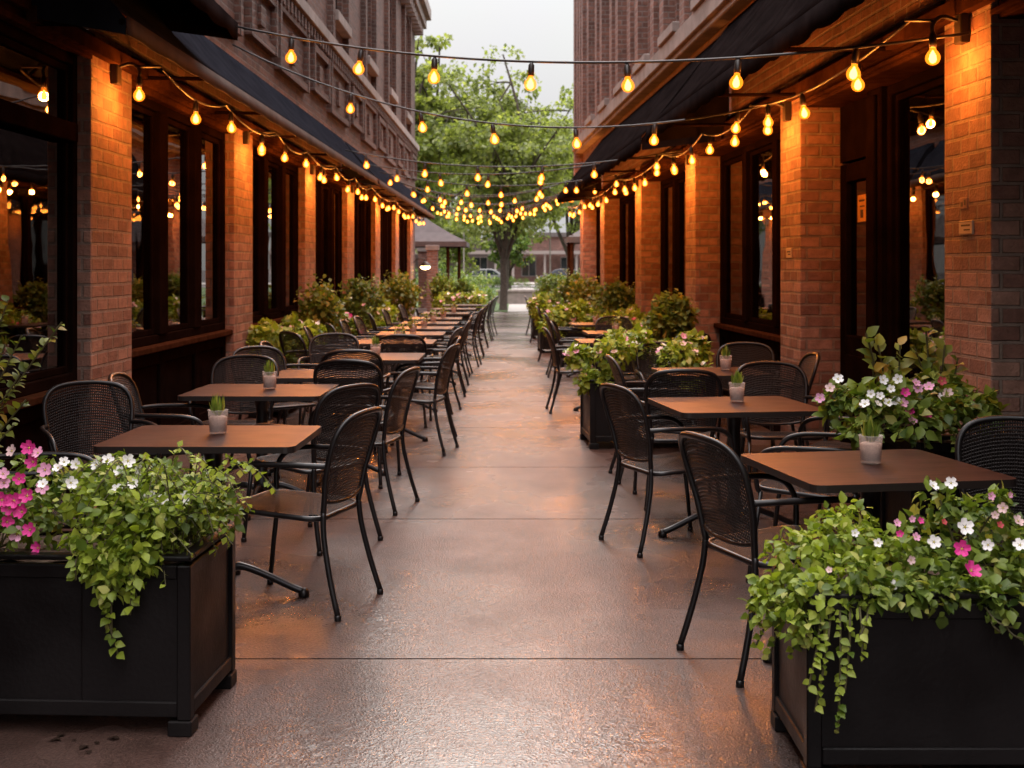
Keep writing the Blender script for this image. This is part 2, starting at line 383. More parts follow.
# ------------------------------------------------------------------ mesh builder
class G:
    def __init__(s, flip=1):
        s.V = []; s.F = []; s.U = []; s.MI = []; s.flip = flip
    def face(s, pts, uv=None, mi=0):
        b = len(s.V); s.V.extend(pts); k = len(pts)
        idx = list(range(b, b + k)); u = uv or [(0, 0)] * k
        s.F.append(idx); s.U.append(u); s.MI.append(mi)
    def add(s, V, Fs, mi=0):
        b = len(s.V); s.V.extend(V)
        for f in Fs:
            s.F.append([b + i for i in f]); s.U.append([(0, 0)] * len(f)); s.MI.append(mi)
    def box(s, x0, x1, y0, y1, z0, z1, mi=0):
        if x0 > x1: x0, x1 = x1, x0
        if y0 > y1: y0, y1 = y1, y0
        b = len(s.V)
        s.V += [(x0, y0, z0), (x1, y0, z0), (x1, y1, z0), (x0, y1, z0), (x0, y0, z1), (x1, y0, z1), (x1, y1, z1), (x0, y1, z1)]
        for f, ax in (((0, 3, 2, 1), 2), ((4, 5, 6, 7), 2), ((0, 1, 5, 4), 1), ((2, 3, 7, 6), 1), ((1, 2, 6, 5), 0), ((3, 0, 4, 7), 0)):
            s.F.append([b + i for i in f]); s.MI.append(mi)
            if ax == 0: u = [(s.V[b + i][1], s.V[b + i][2]) for i in f]
            elif ax == 1: u = [(s.V[b + i][0] + 0.05, s.V[b + i][2]) for i in f]
            else: u = [(s.V[b + i][0], s.V[b + i][1]) for i in f]
            s.U.append(u)
        return s
    def tube(s, path, r, n=8, closed=False, cap=True, mi=0):
        P = [Vector(p) for p in path]; k = len(P)
        rs = r if isinstance(r, (list, tuple)) else [r] * k
        T = []
        for i in range(k):
            a = P[(i - 1) % k] if (closed or i > 0) else P[i]
            c = P[(i + 1) % k] if (closed or i < k - 1) else P[i]
            t = (c - a)
            T.append(t.normalized() if t.length > 1e-9 else Vector((0, 0, 1)))
        up = Vector((0, 0, 1)) if abs(T[0].z) < 0.9 else Vector((1, 0, 0))
        nrm = (up - T[0] * up.dot(T[0])).normalized()
        b = len(s.V)
        for i in range(k):
            if i:
                ax = T[i - 1].cross(T[i])
                if ax.length > 1e-6:
                    nrm = Matrix.Rotation(T[i - 1].angle(T[i]), 3, ax.normalized()) @ nrm
                nrm = (nrm - T[i] * nrm.dot(T[i])).normalized()
            bi = T[i].cross(nrm)
            for j in range(n):
                a = 2 * PI * j / n
                s.V.append(tuple(P[i] + (nrm * math.cos(a) + bi * math.sin(a)) * rs[i]))
        for i in range(k if closed else k - 1):
            i2 = (i + 1) % k
            for j in range(n):
                j2 = (j + 1) % n
                s.F.append([b + i * n + j, b + i * n + j2, b + i2 * n + j2, b + i2 * n + j]); s.U.append([(0, 0)] * 4); s.MI.append(mi)
        if cap and not closed:
            s.F.append([b + j for j in range(n)][::-1]); s.U.append([(0, 0)] * n); s.MI.append(mi)
            s.F.append([b + (k - 1) * n + j for j in range(n)]); s.U.append([(0, 0)] * n); s.MI.append(mi)
        return s
    def lathe(s, prof, n=16, c=(0, 0, 0), mi=0):
        b = len(s.V); k = len(prof)
        for (r, z) in prof:
            for j in range(n):
                a = 2 * PI * j / n
                s.V.append((c[0] + r * math.cos(a), c[1] + r * math.sin(a), c[2] + z))
        for i in range(k - 1):
            for j in range(n):
                j2 = (j + 1) % n
                s.F.append([b + i * n + j, b + i * n + j2, b + (i + 1) * n + j2, b + (i + 1) * n + j]); s.U.append([(0, 0)] * 4); s.MI.append(mi)
        return s
    def data(s, name, mats, smooth=False):
        me = bpy.data.meshes.new(name)
        me.from_pydata([tuple(v) for v in s.V], [], s.F)
        ul = me.uv_layers.new(name='UVMap')
        flat = [c for f in s.U for p in f for c in p]
        ul.data.foreach_set('uv', flat)
        for m in (mats if isinstance(mats, (list, tuple)) else [mats]):
            me.materials.append(m)
        me.polygons.foreach_set('material_index', s.MI)
        if smooth: me.polygons.foreach_set('use_smooth', [True] * len(me.polygons))
        me.update()
        return me
    def obj(s, name, mats, parent=None, smooth=False, bevel=0.0, seg=1):
        o = bpy.data.objects.new(name, s.data(name, mats, smooth)); COL.objects.link(o)
        if parent: o.parent = parent
        if bevel:
            bv = o.modifiers.new('bevel', 'BEVEL'); bv.width = bevel; bv.segments = seg; bv.limit_method = 'ANGLE'; bv.angle_limit = R(40)
        return o

def link(name, me, parent=None, loc=None, rot=None, scale=None):
    o = bpy.data.objects.new(name, me); COL.objects.link(o)
    if parent: o.parent = parent
    if loc is not None: o.location = loc
    if rot is not None: o.rotation_euler = rot
    if scale is not None: o.scale = (scale,) * 3 if isinstance(scale, (int, float)) else scale
    return o
LABELS = {}
def tag(o, label, cat, group=None):
    o['label'] = label; o['category'] = cat
    if group: o['group'] = group
    k = len(label.split())
    if not 4 <= k <= 16: print('LABEL LENGTH', k, label)
    if label in LABELS: print('DUPLICATE LABEL', label)
    LABELS[label] = o
    return o
def thing(name, label, cat, loc=(0, 0, 0), rz=0.0, group=None):
    o = bpy.data.objects.new(name, None); COL.objects.link(o)
    o.location = loc; o.rotation_euler = (0, 0, rz); o.empty_display_size = 0.1
    return tag(o, label, cat, group)
def structure(o):
    o['kind'] = 'structure'; return o
KIDS = {}
def copy_thing(src, loc, rz, label, cat, group):
    r = src.copy(); COL.objects.link(r); r.location = loc; r.rotation_euler = (0, 0, rz)
    for ch in src.children:
        c = ch.copy(); COL.objects.link(c); c.parent = r
        for g in ch.children:
            d = g.copy(); COL.objects.link(d); d.parent = c
    return tag(r, label, cat, group)
def catmull(pts, n=6, closed=False):
    P = [Vector(p) for p in pts]; out = []; k = len(P)
    for i in range(k if closed else k - 1):
        g = (lambda j: P[j % k]) if closed else (lambda j: P[min(max(j, 0), k - 1)])
        p0, p1, p2, p3 = g(i - 1), g(i), g(i + 1), g(i + 2)
        for j in range(n):
            t = j / n
            out.append(0.5 * ((2 * p1) + (p2 - p0) * t + (2 * p0 - 5 * p1 + 4 * p2 - p3) * t * t + (3 * p1 - p0 - 3 * p2 + p3) * t ** 3))
    if not closed: out.append(P[-1])
    return out
def P3(px, py, d):
    return Vector(((px - VX) * d / F, d, HC - (py - VY) * d / F))
ORD = ['zeroth', 'first', 'second', 'third', 'fourth', 'fifth', 'sixth', 'seventh', 'eighth', 'ninth', 'tenth', 'eleventh', 'twelfth', 'thirteenth', 'fourteenth', 'fifteenth', 'sixteenth']

# ------------------------------------------------------------------ foliage helpers
def unit(a):
    return a / np.maximum(np.linalg.norm(a, axis=1, keepdims=True), 1e-9)
TEMPL = {
    'ovate': ([(0, 0, 0), (.2, .27, .07), (.48, .37, .12), (.8, .2, .03), (1.05, 0, -.12), (.8, -.2, .03), (.48, -.37, .12), (.2, -.27, .07), (.3, 0, 0), (.68, 0, .01)],
              [(0, 8, 1), (1, 8, 9, 2), (2, 9, 3), (3, 9, 4), (0, 7, 8), (7, 6, 9, 8), (6, 5, 9), (5, 4, 9)]),
    'simple': ([(0, 0, 0), (.5, .4, .1), (1, 0, -.04), (.5, -.4, .1)], [(0, 2, 1), (0, 3, 2)]),
    'narrow': ([(0, 0, 0), (.45, .1, .05), (1, 0, -.1), (.45, -.1, .05)], [(0, 2, 1), (0, 3, 2)]),
}
def leaf_mesh(name, P, D, N, Ls, m, kind='ovate'):
    D = unit(D); N = unit(N - D * np.sum(N * D, 1, keepdims=True)); S = np.cross(D, N)
    tv, tf = TEMPL[kind]; tv = np.array(tv); n = len(P); k = len(tv)
    Lc = np.asarray(Ls).reshape(n, 1, 1)
    V = P[:, None, :] + Lc * (tv[None, :, 0:1] * D[:, None, :] + tv[None, :, 1:2] * S[:, None, :] + tv[None, :, 2:3] * N[:, None, :])
    V = V.reshape(-1, 3)
    me = bpy.data.meshes.new(name)
    nl = sum(len(f) for f in tf)
    base = (np.arange(n) * k)[:, None]
    li = (base + np.array([i for f in tf for i in f])[None, :]).reshape(-1)
    st = np.cumsum([0] + [len(f) for f in tf])[:-1]
    ls = ((np.arange(n) * nl)[:, None] + st[None, :]).reshape(-1)
    me.vertices.add(len(V)); me.vertices.foreach_set('co', V.astype(np.float32).reshape(-1))
    me.loops.add(len(li)); me.loops.foreach_set('vertex_index', li.astype(np.int32))
    me.polygons.add(len(ls)); me.polygons.foreach_set('loop_start', ls.astype(np.int32))
    me.update(calc_edges=True); me.validate()
    me.materials.append(m)
    return me
def sphere_dirs(n, up=0.25):
    d = RNG.normal(size=(n, 3)); d[:, 2] += up
    return unit(d)
def clump_leaves(clumps, size, up=0.3, droop=0.3, jit=0.45, fill=0.4):
    """clumps: (centre, (rx,ry,rz), count) -> P, D, N, L"""
    Ps, Ds, Ns, Ls = [], [], [], []
    for c, r, n in clumps:
        d = sphere_dirs(n, up)
        rad = fill + (1 - fill) * RNG.random((n, 1)) ** 0.6
        p = np.array(c) + d * np.array(r) * rad + RNG.normal(size=(n, 3)) * size * 0.15
        nn = unit(d * 0.7 + np.array([0, 0, 0.75]) + RNG.normal(size=(n, 3)) * 0.45)
        dd = d * 0.6 + RNG.normal(size=(n, 3)) * 0.75; dd[:, 2] -= droop
        Ps.append(p); Ds.append(dd); Ns.append(nn); Ls.append(size * (1 + (RNG.random(n) - 0.5) * 2 * jit))
    return np.vstack(Ps), np.vstack(Ds), np.vstack(Ns), np.concatenate(Ls)
def cat_leaves(*sets):
    return tuple(np.concatenate([s[i] for s in sets]) for i in range(4))
def stem_leaves(paths, size, step, spread=0.8, outward=None):
    """leaves standing alternately along each path"""
    Ps, Ds, Ns, Ls = [], [], [], []
    for path in paths:
        acc = 0; side = 1
        for a, b in zip(path[:-1], path[1:]):
            a = Vector(a); b = Vector(b); seg = b - a; l = seg.length
            if l < 1e-6: continue
            t = seg / l
            while acc < l:
                p = a + t * acc
                sv = t.cross(Vector((random.uniform(-1, 1), random.uniform(-1, 1), random.uniform(-.3, 1)))).normalized()
                dd = sv * spread * side + t * 0.4
                if outward: dd = dd + Vector(outward) * 0.5
                nn = Vector((random.uniform(-.4, .4), random.uniform(-.6, .2), 0.8))
                if outward: nn = nn + Vector(outward) * 1.2
                Ps.append(p); Ds.append(dd); Ns.append(nn); Ls.append(size * random.uniform(.65, 1.2))
                side = -side; acc += step * random.uniform(.7, 1.3)
            acc -= l
    return np.array(Ps), np.array(Ds), np.array(Ns), np.array(Ls)

def flower_data(name, pm, petals=5, cup=0.25):
    g = G()
    for k in range(petals):
        a = 2 * PI * k / petals
        ca, sa = math.cos(a), math.sin(a)
        def pt(r, s, z): return (ca * r - sa * s, sa * r + ca * s, z)
        g.add([pt(.05, 0, 0), pt(.25, .2, cup * .3), pt(.46, .16, cup * .6), pt(.5, 0, cup * .5), pt(.46, -.16, cup * .6), pt(.25, -.2, cup * .3), pt(.26, 0, cup * .15)],
              [(0, 6, 1), (1, 6, 3, 2), (0, 5, 6), (5, 4, 3, 6)], 0)
    g.lathe([(0.0, .07), (.06, .05), (.08, 0.0)], 6, mi=1)
    return g.data(name, [pm, M['eye']])
FL = {k: flower_data('flower_' + k, M['p_' + k], 5, 0.45 if k == 'mag' else 0.25) for k in ('white', 'pink', 'mag', 'blush', 'red')}
def put_flower(parent, kind, p, size, toward=None):
    """a flower at parent-space point p, facing up and a little toward the walkway"""
    n = Vector(toward or (0, -0.8, 0.6)) + Vector((random.uniform(-.5, .5), random.uniform(-.4, .4), random.uniform(-.3, .4)))
    q = n.to_track_quat('Z', 'Y') @ Matrix.Rotation(random.uniform(0, 6), 3, 'Z').to_quaternion()
    return link('flower', FL[kind], parent, p, q.to_euler(), size * random.uniform(.85, 1.15))

def scatter_flowers(parent, clumps, kinds, n, size, toward=(0, -.5, .8)):
    for _ in range(n):
        c, r, _n = random.choice(clumps)
        d = Vector((random.gauss(0, 1), random.gauss(-.5, .8), abs(random.gauss(.5, .6)))).normalized()
        p = Vector(c) + Vector((d.x * r[0], d.y * r[1], d.z * r[2])) * 1.04
        put_flower(parent, random.choice(kinds), p, size, toward)

# ------------------------------------------------------------------ ground
g = G(); g.box(-400, 400, -40, 900, -0.6, -0.06)
structure(g.obj('ground', M['earth']))
joints = [-1.5, 0.6, 2.6, 4.83, 7.52, 9.48, 11.82, 14.15, 16.5, 18.8, 21.1, 23.5, 25.9, 28.3, 30.7, 33.1, 35.5, 37.9, 40.3, 43.0]
g = G()
for a, b in zip(joints[:-1], joints[1:]):
    g.box(-5.2, 5.2, a + 0.007, b - 0.007, -0.1, 0.0)
structure(g.obj('pavement', M['pavement']))
g = G(); g.box(-60, -0.25, 43.05, 95, -0.1, 0.03); g.box(1.35, 60, 43.05, 95, -0.1, 0.03)
structure(g.obj('lawn', M['grass']))
g = G(); g.box(-0.25, 1.35, 43.05, 95, -0.1, 0.012)
structure(g.obj('path', M['path']))
g = G(); g.box(-120, 120, 95.2, 111, -0.2, -0.02)
structure(g.obj('street', M['asphalt']))
g = G(); g.box(-120, 120, 95.0, 95.2, -0.2, 0.1); g.box(-120, 120, 111, 111.3, -0.2, 0.1)
structure(g.obj('kerb', M['path']))
g = G(); g.box(-120, 120, 111.3, 129, -0.2, 0.05)
structure(g.obj('far_pavement', M['path']))

# ------------------------------------------------------------------ the two brick buildings
LROT, RROT = 0.0, math.atan(0.048)
LX, RX = -2.7, 2.67
def wallpt(side, u, v, z):
    """point in front of (v>0) the left or right facade, u metres along it"""
    if side < 0:
        return Vector((LX + v, u, z))
    c, s_ = math.cos(RROT), math.sin(RROT)
    return Vector((RX - v * c - u * s_, u * c - v * s_, z))

class Facade:
    def __init__(s, side, root, pillars, rec, pw, u0, u1, H, wall_mat):
        s.k = 1 if side < 0 else -1   # local x of +v
        s.root = root; s.pillars = pillars; s.rec = rec; s.pw = pw; s.u0 = u0; s.u1 = u1; s.H = H; s.wm = wall_mat
    def fbox(s, g, u0, u1, v0, v1, z0, z1, mi=0):
        g.box(s.k * v0, s.k * v1, u0, u1, z0, z1, mi); return g
    def wall(s, g, u0, u1, z0, z1, v, ops, depth, mi=0):
        us = sorted({u0, u1, *[o[0] for o in ops], *[o[1] for o in ops]}); zs = sorted({z0, z1, *[o[2] for o in ops], *[o[3] for o in ops]})
        x = s.k * v
        for a, b in zip(us[:-1], us[1:]):
            for c, d in zip(zs[:-1], zs[1:]):
                mu, mz = (a + b) / 2, (c + d) / 2
                if any(o[0] < mu < o[1] and o[2] < mz < o[3] for o in ops): continue
                p = [(x, a, c), (x, b, c), (x, b, d), (x, a, d)]
                if s.k > 0: p = p  # normal +x
                else: p = p[::-1]
                g.face(p, [(q[1], q[2]) for q in p], mi)
        xi = s.k * (v - depth)
        for (a, b, c, d) in ops:
            for p in ([(x, a, c), (xi, a, c), (xi, a, d), (x, a, d)], [(x, b, c), (x, b, d), (xi, b, d), (xi, b, c)],
                      [(x, a, d), (xi, a, d), (xi, b, d), (x, b, d)], [(x, a, c), (x, b, c), (xi, b, c), (xi, a, c)]):
                g.face(p, [(q[1] + q[0], q[2]) for q in p], mi)
    def bay_window(s, ua, ub, sill, top, n, post=0.12, transom=None, name='window', curtains=True):
        """a window filling ua..ub: frame mesh with pane and curtain children"""
        v = -s.rec; g = G()
        fw = 0.07
        s.fbox(g, ua, ua + fw, v - 0.1, v + 0.025, sill, top); s.fbox(g, ub - fw, ub, v - 0.1, v + 0.025, sill, top)
        s.fbox(g, ua + fw, ub - fw, v - 0.1, v + 0.022, top - fw, top); s.fbox(g, ua + fw, ub - fw, v - 0.1, v + 0.022, sill, sill + fw)
        step = (ub - ua) / n
        for i in range(1, n):
            c = ua + i * step
            s.fbox(g, c - post, c + post, v - 0.1, v + 0.04, sill + fw, top - fw)
        if transom:
            s.fbox(g, ua + fw, ub - fw, v - 0.09, v + 0.054, transom - 0.06, transom + 0.06)
        # slim inner sash round each light
        for i in range(n):
            a = ua + i * step + (post if i else fw); b = ua + (i + 1) * step - (post if i < n - 1 else fw)
            s.fbox(g, a, a + 0.035, v - 0.05, v - 0.008, sill + fw, top - fw); s.fbox(g, b - 0.035, b, v - 0.05, v - 0.008, sill + fw, top - fw)
            s.fbox(g, a + 0.035, b - 0.035, v - 0.05, v - 0.008, sill + fw, sill + fw + 0.045)
            s.fbox(g, a + 0.035, b - 0.035, v - 0.05, v - 0.008, top - fw - 0.045, top - fw)
        wo_ = g.obj(name, M['frame'], s.root, bevel=0.006)
        g = G(); s.fbox(g, ua + 0.03, ub - 0.03, v - 0.035, v - 0.029, sill + 0.03, top - 0.03)
        g.obj('pane', M['glass'], wo_)
        if curtains and ua > 12.5:
            g = G()
            for i in range(n):
                if random.random() < 0.6:
                    c = ua + (i + random.choice((.22, .8))) * step; wd = random.uniform(.1, .2)
                    pts = []
                    for j in range(13):
                        t = j / 12
                        pts.append((s.k * (v - 0.22 + 0.02 * math.sin(j * 2.4)), c - wd + 2 * wd * t))
                    for (x0, y0), (x1, y1) in zip(pts[:-1], pts[1:]):
                        g.face([(x0, y0, sill - .2), (x1, y1, sill - .2), (x1, y1, top), (x0, y0, top)])
            if g.V: g.obj('curtain', M['curtain'], wo_)
        return wo_
    def bulkhead(s, ua, ub, sill, n):
        v = -s.rec; g = G()
        s.fbox(g, ua, ub, v - 0.12, v, 0, sill - 0.05)
        step = (ub - ua) / n
        for i in range(n):
            a, b = ua + i * step, ua + (i + 1) * step
            s.fbox(g, a, a + .07, v, v + .03, .12, sill - .06); s.fbox(g, b - .07, b, v, v + .03, .12, sill - .06)
            s.fbox(g, a + .07, b - .07, v, v + .028, sill - .16, sill - .06); s.fbox(g, a + .07, b - .07, v, v + .028, .12, .22)
        s.fbox(g, ua, ub, v, v + .045, 0, .12)
        g.obj('bulkhead', M['frame'], s.root, bevel=0.006)
        g = G(); s.fbox(g, ua, ub, v - .02, v + .1, sill - .05, sill)
        g.obj('sill', M['trim'], s.root, bevel=0.008)

# ---- left building
lb = thing('brick_building', 'old dark brick building with slate awnings along the left side', 'building', (LX, 0, 0), 0)
LP = [3.9 + 4.06 * i for i in range(8)]
fl = Facade(-1, lb, LP, 0.11, 0.85, 1.5, 34.0, 8.4, M['brick'])
for u in LP:
    g = G(); fl.fbox(g, u, u + .85, -1.0, 0, 0.0, 3.03)
    g.obj('pillar', M['brick'], lb, bevel=0.006)
g = G()
fl.fbox(g, fl.u0, fl.u1, -1.2, -1.0, 0, 8.3)                 # back and core
fl.fbox(g, fl.u1 - 0.6, fl.u1, -1.0, -0.02, 0, 3.03)
ops = [(14.5 + 3.95 * i - 3.95, 15.7 + 3.95 * i - 3.95, 5.3, 7.6) for i in range(6)]
panels = [(a - .3, b + .3, 3.85, 4.45) for (a, b, _, _) in ops] + [(b + .9, b + 2.1, 3.95, 4.4) for (_, b, _, _) in ops]
fl.wall(g, -2.0, fl.u1, 3.03, 8.3, -0.02, ops, 0.22)
fl.fbox(g, -2.0, fl.u0 - .001, -1.2, -0.02, 0, 3.03)  # wall run on unseen behind the camera, added to darken the near ground
g.face([(-0.02 - 0, fl.u1, 3.03), (-1.0, fl.u1, 3.03), (-1.0, fl.u1, 8.3), (-0.02, fl.u1, 8.3)], [(0, 3.03), (1, 3.03), (1, 8.3), (0, 8.3)])
fl.fbox(g, fl.u0, fl.u1, -1.0, -0.1, 3.03, 3.1)
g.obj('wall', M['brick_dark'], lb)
for (a, b, c, d) in panels:                                   # brick relief between awning and belt course
    g = G(); fl.fbox(g, a - .05, b + .05, -.019, -.006, c - .05, d + .05)
    fl.fbox(g, a, b, -.02, .05, d, d + .09); fl.fbox(g, a, b, -.02, .05, c - .09, c)
    fl.fbox(g, a - .1, a, -.02, .06, c - .09, d + .09); fl.fbox(g, b, b + .1, -.02, .06, c - .09, d + .09)
    fl.fbox(g, (a + b) / 2 - .12, (a + b) / 2 + .12, -.02, .035, c + .12, d - .12)
    g.obj('relief_panel', M['brick_dark'], lb)
g = G(); fl.fbox(g, fl.u0, fl.u1, -.02, .03, 4.6, 4.675)
u = 2.0
while u < fl.u1 - .2:
    fl.fbox(g, u, u + .11, -.02, .07, 4.52, 4.66); u += .24
g.obj('corbel_course', M['brick_dark'], lb)
for (a, b, c, d) in ops:
    g = G(); fl.fbox(g, a - .35, b + .35, -.019, -.004, 7.62, 8.0)
    fl.fbox(g, a - .35, a - .12, -.02, .07, 4.85, 8.0); fl.fbox(g, b + .12, b + .35, -.02, .07, 4.85, 8.0)
    for j in range(9):                                        # soldier arch
        uu = a + (b - a) * (j + .5) / 9
        fl.fbox(g, uu - .05, uu + .05, -.02, .05 + .01 * (j % 2), 7.62 + .12 * math.sin(PI * (j + .5) / 9), 7.85 + .12 * math.sin(PI * (j + .5) / 9))
    g.obj('window_surround', M['brick_dark'], lb)
g = G(); fl.fbox(g, fl.u0, fl.u1 + .05, -.02, .1, 4.68, 4.84); fl.fbox(g, fl.u0, fl.u1 + .04, -.02, .06, 4.84, 4.88)
g.obj('belt_course', M['stone'], lb, bevel=0.01)
g = G(); fl.fbox(g, 26.5, fl.u1 + .25, -.4, .28, 8.05, 8.3); fl.fbox(g, 26.6, fl.u1 + .35, -.4, .4, 8.3, 8.6)
u = 26.7
while u < fl.u1: fl.fbox(g, u, u + .16, -.02, .22, 7.8, 8.05); u += .5
g.obj('cornice', M['stone'], lb, bevel=0.01)
for (a, b, c, d) in ops:
    g = G()
    fl.fbox(g, a, a + .07, -.2, -.1, c, d); fl.fbox(g, b - .07, b, -.2, -.1, c, d); fl.fbox(g, a + .07, b - .07, -.2, -.1, d - .08, d); fl.fbox(g, a + .07, b - .07, -.2, -.1, c, c + .08)
    fl.fbox(g, a + .07, b - .07, -.19, -.11, (c + d) / 2 - .04, (c + d) / 2 + .04)
    wo_ = g.obj('window', M['frame'], lb)
    g = G(); fl.fbox(g, a + .05, b - .05, -.18, -.16, c + .05, d - .05); g.obj('pane', M['dark_pane'], wo_)
    g = G(); fl.fbox(g, a - .14, b + .14, -.22, .12, c - .16, c); g.obj('sill', M['stone'], wo_, bevel=0.01)
# ground floor bays
LBAY = [(LP[i] + .85, LP[i + 1]) for i in range(7)]
fl_int = G(); fl.fbox(fl_int, fl.u0, fl.u1 - .6, -.997, -.99, 0.0, 3.0)
fl_int.obj('interior', M['interior'], lb)
for i, (a, b) in enumerate([(fl.u0, LP[0])] + LBAY):
    if i == 1:
        fl.bay_window(a, b, .78, 2.86, 2, .13, transom=2.36); fl.bulkhead(a, b, .78, 3)
    else:
        fl.bay_window(a, b, .92, 2.8, 3, .11); fl.bulkhead(a, b, .92, 3)
    g = G(); fl.fbox(g, a, b, -.3, -.03, 2.86 if i == 1 else 2.8, 3.03); fl.fbox(g, a, b, -.03, .03, 2.93, 3.0)
    fl.fbox(g, a, b, -.025, .012, 2.84, 2.88)
    g.obj('lintel', M['trim'], lb, bevel=0.006)

# ---- right building
rb = thing('brick_building', 'pink brick building with black awnings along the right side', 'building', (RX, 0, 0), RROT)
RP = [2.3, 6.23, 9.67, 13.9, 17.94, 22.4, 26.1]
fr = Facade(1, rb, RP, 0.30, 0.6, 1.5, 26.7, 9.2, M['brick'])
for u in RP:
    g = G(); fr.fbox(g, u, u + .6, -1.0, 0, 0.0, 3.0)
    g.obj('pillar', M['brick'], rb, bevel=0.006)
g = G()
fr.fbox(g, fr.u0, fr.u1, -1.2, -1.0, 0, 9.2)
ops = [(u, u + .85, 4.32, 7.6) for u in (7.9, 10.05, 12.2, 14.35, 16.5, 18.65, 20.8, 22.95)]
fr.wall(g, -2.0, fr.u1, 3.0, 9.2, -0.02, ops, 0.25)
fr.fbox(g, -2.0, fr.u0 - .001, -1.2, -0.02, 0, 3.0)  # unseen stretch behind the camera, added to keep sky light off the foreground
g.face([(0.02, fr.u1, 3.0), (1.0, fr.u1, 3.0), (1.0, fr.u1, 9.2), (0.02, fr.u1, 9.2)], [(0, 3.0), (1, 3.0), (1, 9.2), (0, 9.2)])
fr.fbox(g, fr.u0, fr.u1, -1.0, -0.1, 3.0, 3.1)
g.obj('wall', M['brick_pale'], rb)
for q in [q for o_ in ops for q in (o_[0] - .42, o_[1] + .12)] + [25.0, 25.5, 26.02]:
    g = G(); fr.fbox(g, q, q + .3, -.02, .12, 4.2, 9.2); g.obj('pilaster', M['brick_pale'], rb)
g = G(); fr.fbox(g, 26.4, 26.72, -.3, .14, 3.0, 9.21)
g.obj('corner_pier', M['brick_pale'], rb)
g = G(); fr.fbox(g, fr.u0, fr.u1 + .06, -.02, .17, 3.99, 4.2); fr.fbox(g, fr.u0, fr.u1 + .05, -.02, .13, 3.92, 3.99)
g.obj('belt_course', M['stone'], rb, bevel=0.012)
for (a, b, c, d) in ops:
    g = G()
    fr.fbox(g, a, a + .06, -.22, -.12, c, d); fr.fbox(g, b - .06, b, -.22, -.12, c, d); fr.fbox(g, a + .06, b - .06, -.22, -.12, d - .07, d); fr.fbox(g, a + .06, b - .06, -.22, -.12, c, c + .07)
    fr.fbox(g, a + .06, b - .06, -.21, -.13, c + 1.5, c + 1.57)
    wo_ = g.obj('window', M['frame'], rb)
    g = G(); fr.fbox(g, a + .04, b - .04, -.2, -.18, c + .04, d - .04); g.obj('pane', M['dark_pane'], wo_)
    g = G(); fr.fbox(g, a - .1, b + .1, -.24, .2, c - .121, c); g.obj('sill', M['stone'], wo_, bevel=0.01)
fr_int = G(); fr.fbox(fr_int, fr.u0, fr.u1 - .6, -.997, -.99, 0.0, 3.0)
fr_int.obj('interior', M['interior'], rb)
RBAY = [(RP[i] + .6, RP[i + 1]) for i in range(6)]
for i, (a, b) in enumerate([(fr.u0, RP[0])] + RBAY):
    if i == 2:    # window beside the door
        fr.bay_window(a, 8.52, .62, 2.75, 1, .12); fr.bulkhead(a, 8.52, .62, 1)
        g = G(); fr.fbox(g, 8.52, 8.8, -.42, -.23, 0, 2.75); fr.fbox(g, 8.58, 8.74, -.23, -.2, 0.1, 2.7); g.obj('post', M['frame'], rb, bevel=0.008)
        v = -.34
        g = G()
        fr.fbox(g, 8.82, 8.96, v - .05, v + .04, .02, 2.3); fr.fbox(g, 9.5, 9.64, v - .05, v + .04, .02, 2.3)
        fr.fbox(g, 8.96, 9.5, v - .05, v + .037, .02, 1.0); fr.fbox(g, 8.96, 9.5, v - .05, v + .037, 2.16, 2.3)
        fr.fbox(g, 9.02, 9.44, v + .037, v + .05, .2, .86)
        dr = g.obj('door', M['frame'], rb, bevel=0.006)
        g = G(); fr.fbox(g, 8.95, 9.51, v - .012, v - .004, .99, 2.17); g.obj('pane', M['glass'], dr)
        g = G(); fr.fbox(g, 8.8, 9.67, v - .08, v + .03, 2.32, 2.75); g.obj('transom', M['frame'], rb)
    else:
        fr.bay_window(a, b, .9, 2.75, 3, .08); fr.bulkhead(a, b, .9, 3)
    g = G(); fr.fbox(g, a, b, -.5, -.03, 2.75, 3.0); fr.fbox(g, a, b, -.03, .02, 2.9, 2.97); fr.fbox(g, a, b, -.03, .008, 2.77, 2.8)
    g.obj('lintel', M['trim'], rb, bevel=0.006)
# plaques and door notice
def plaque(name, label, u, v, z, wd, ht, m, rows, thick=.012):
    t = thing(name, label, 'sign', wallpt(1, u, v, z), RROT)
    g = G(); g.box(-thick, 0, -wd / 2, wd / 2, -ht / 2, ht / 2); g.obj('plate', m, t, bevel=0.003)
    g = G()
    for (a, b, c, d) in rows: g.box(-thick - .002, -thick - .0005, a * wd, b * wd, c * ht, d * ht)
    g.obj('lettering', M['ink'], t)
plaque('wall_plaque', 'small cream plaque with two dark marks on the nearest right brick pillar', 6.52, 0, 1.72, .17, .075, M['plastic_sign'], [(-.35, .3, .1, .22), (-.35, .1, -.2, -.1), (-.46, .46, .4, .43), (-.46, .46, -.43, -.4)])
plaque('wall_plaque', 'smaller worn tile just above the cream plaque on the right brick pillar', 6.56, 0, 1.85, .1, .06, M['sand_tile'], [(-.3, -.1, -.2, .3), (.05, .3, -.3, .1)], .006)
plaque('wall_plaque', 'little cream plaque on the second right brick pillar', 9.98, 0, 1.63, .15, .08, M['plastic_sign'], [(-.35, .3, .05, .2), (-.35, .1, -.2, -.08)], .01)
plaque('door_notice', 'amber paper notice on the glass of the dark right door', 9.2, -.33, 1.95, .2, .2, M['amber_sign'], [(-.3, .3, .25, .32), (-.3, .2, .05, .1), (-.15, .15, -.35, -.05)], .004)

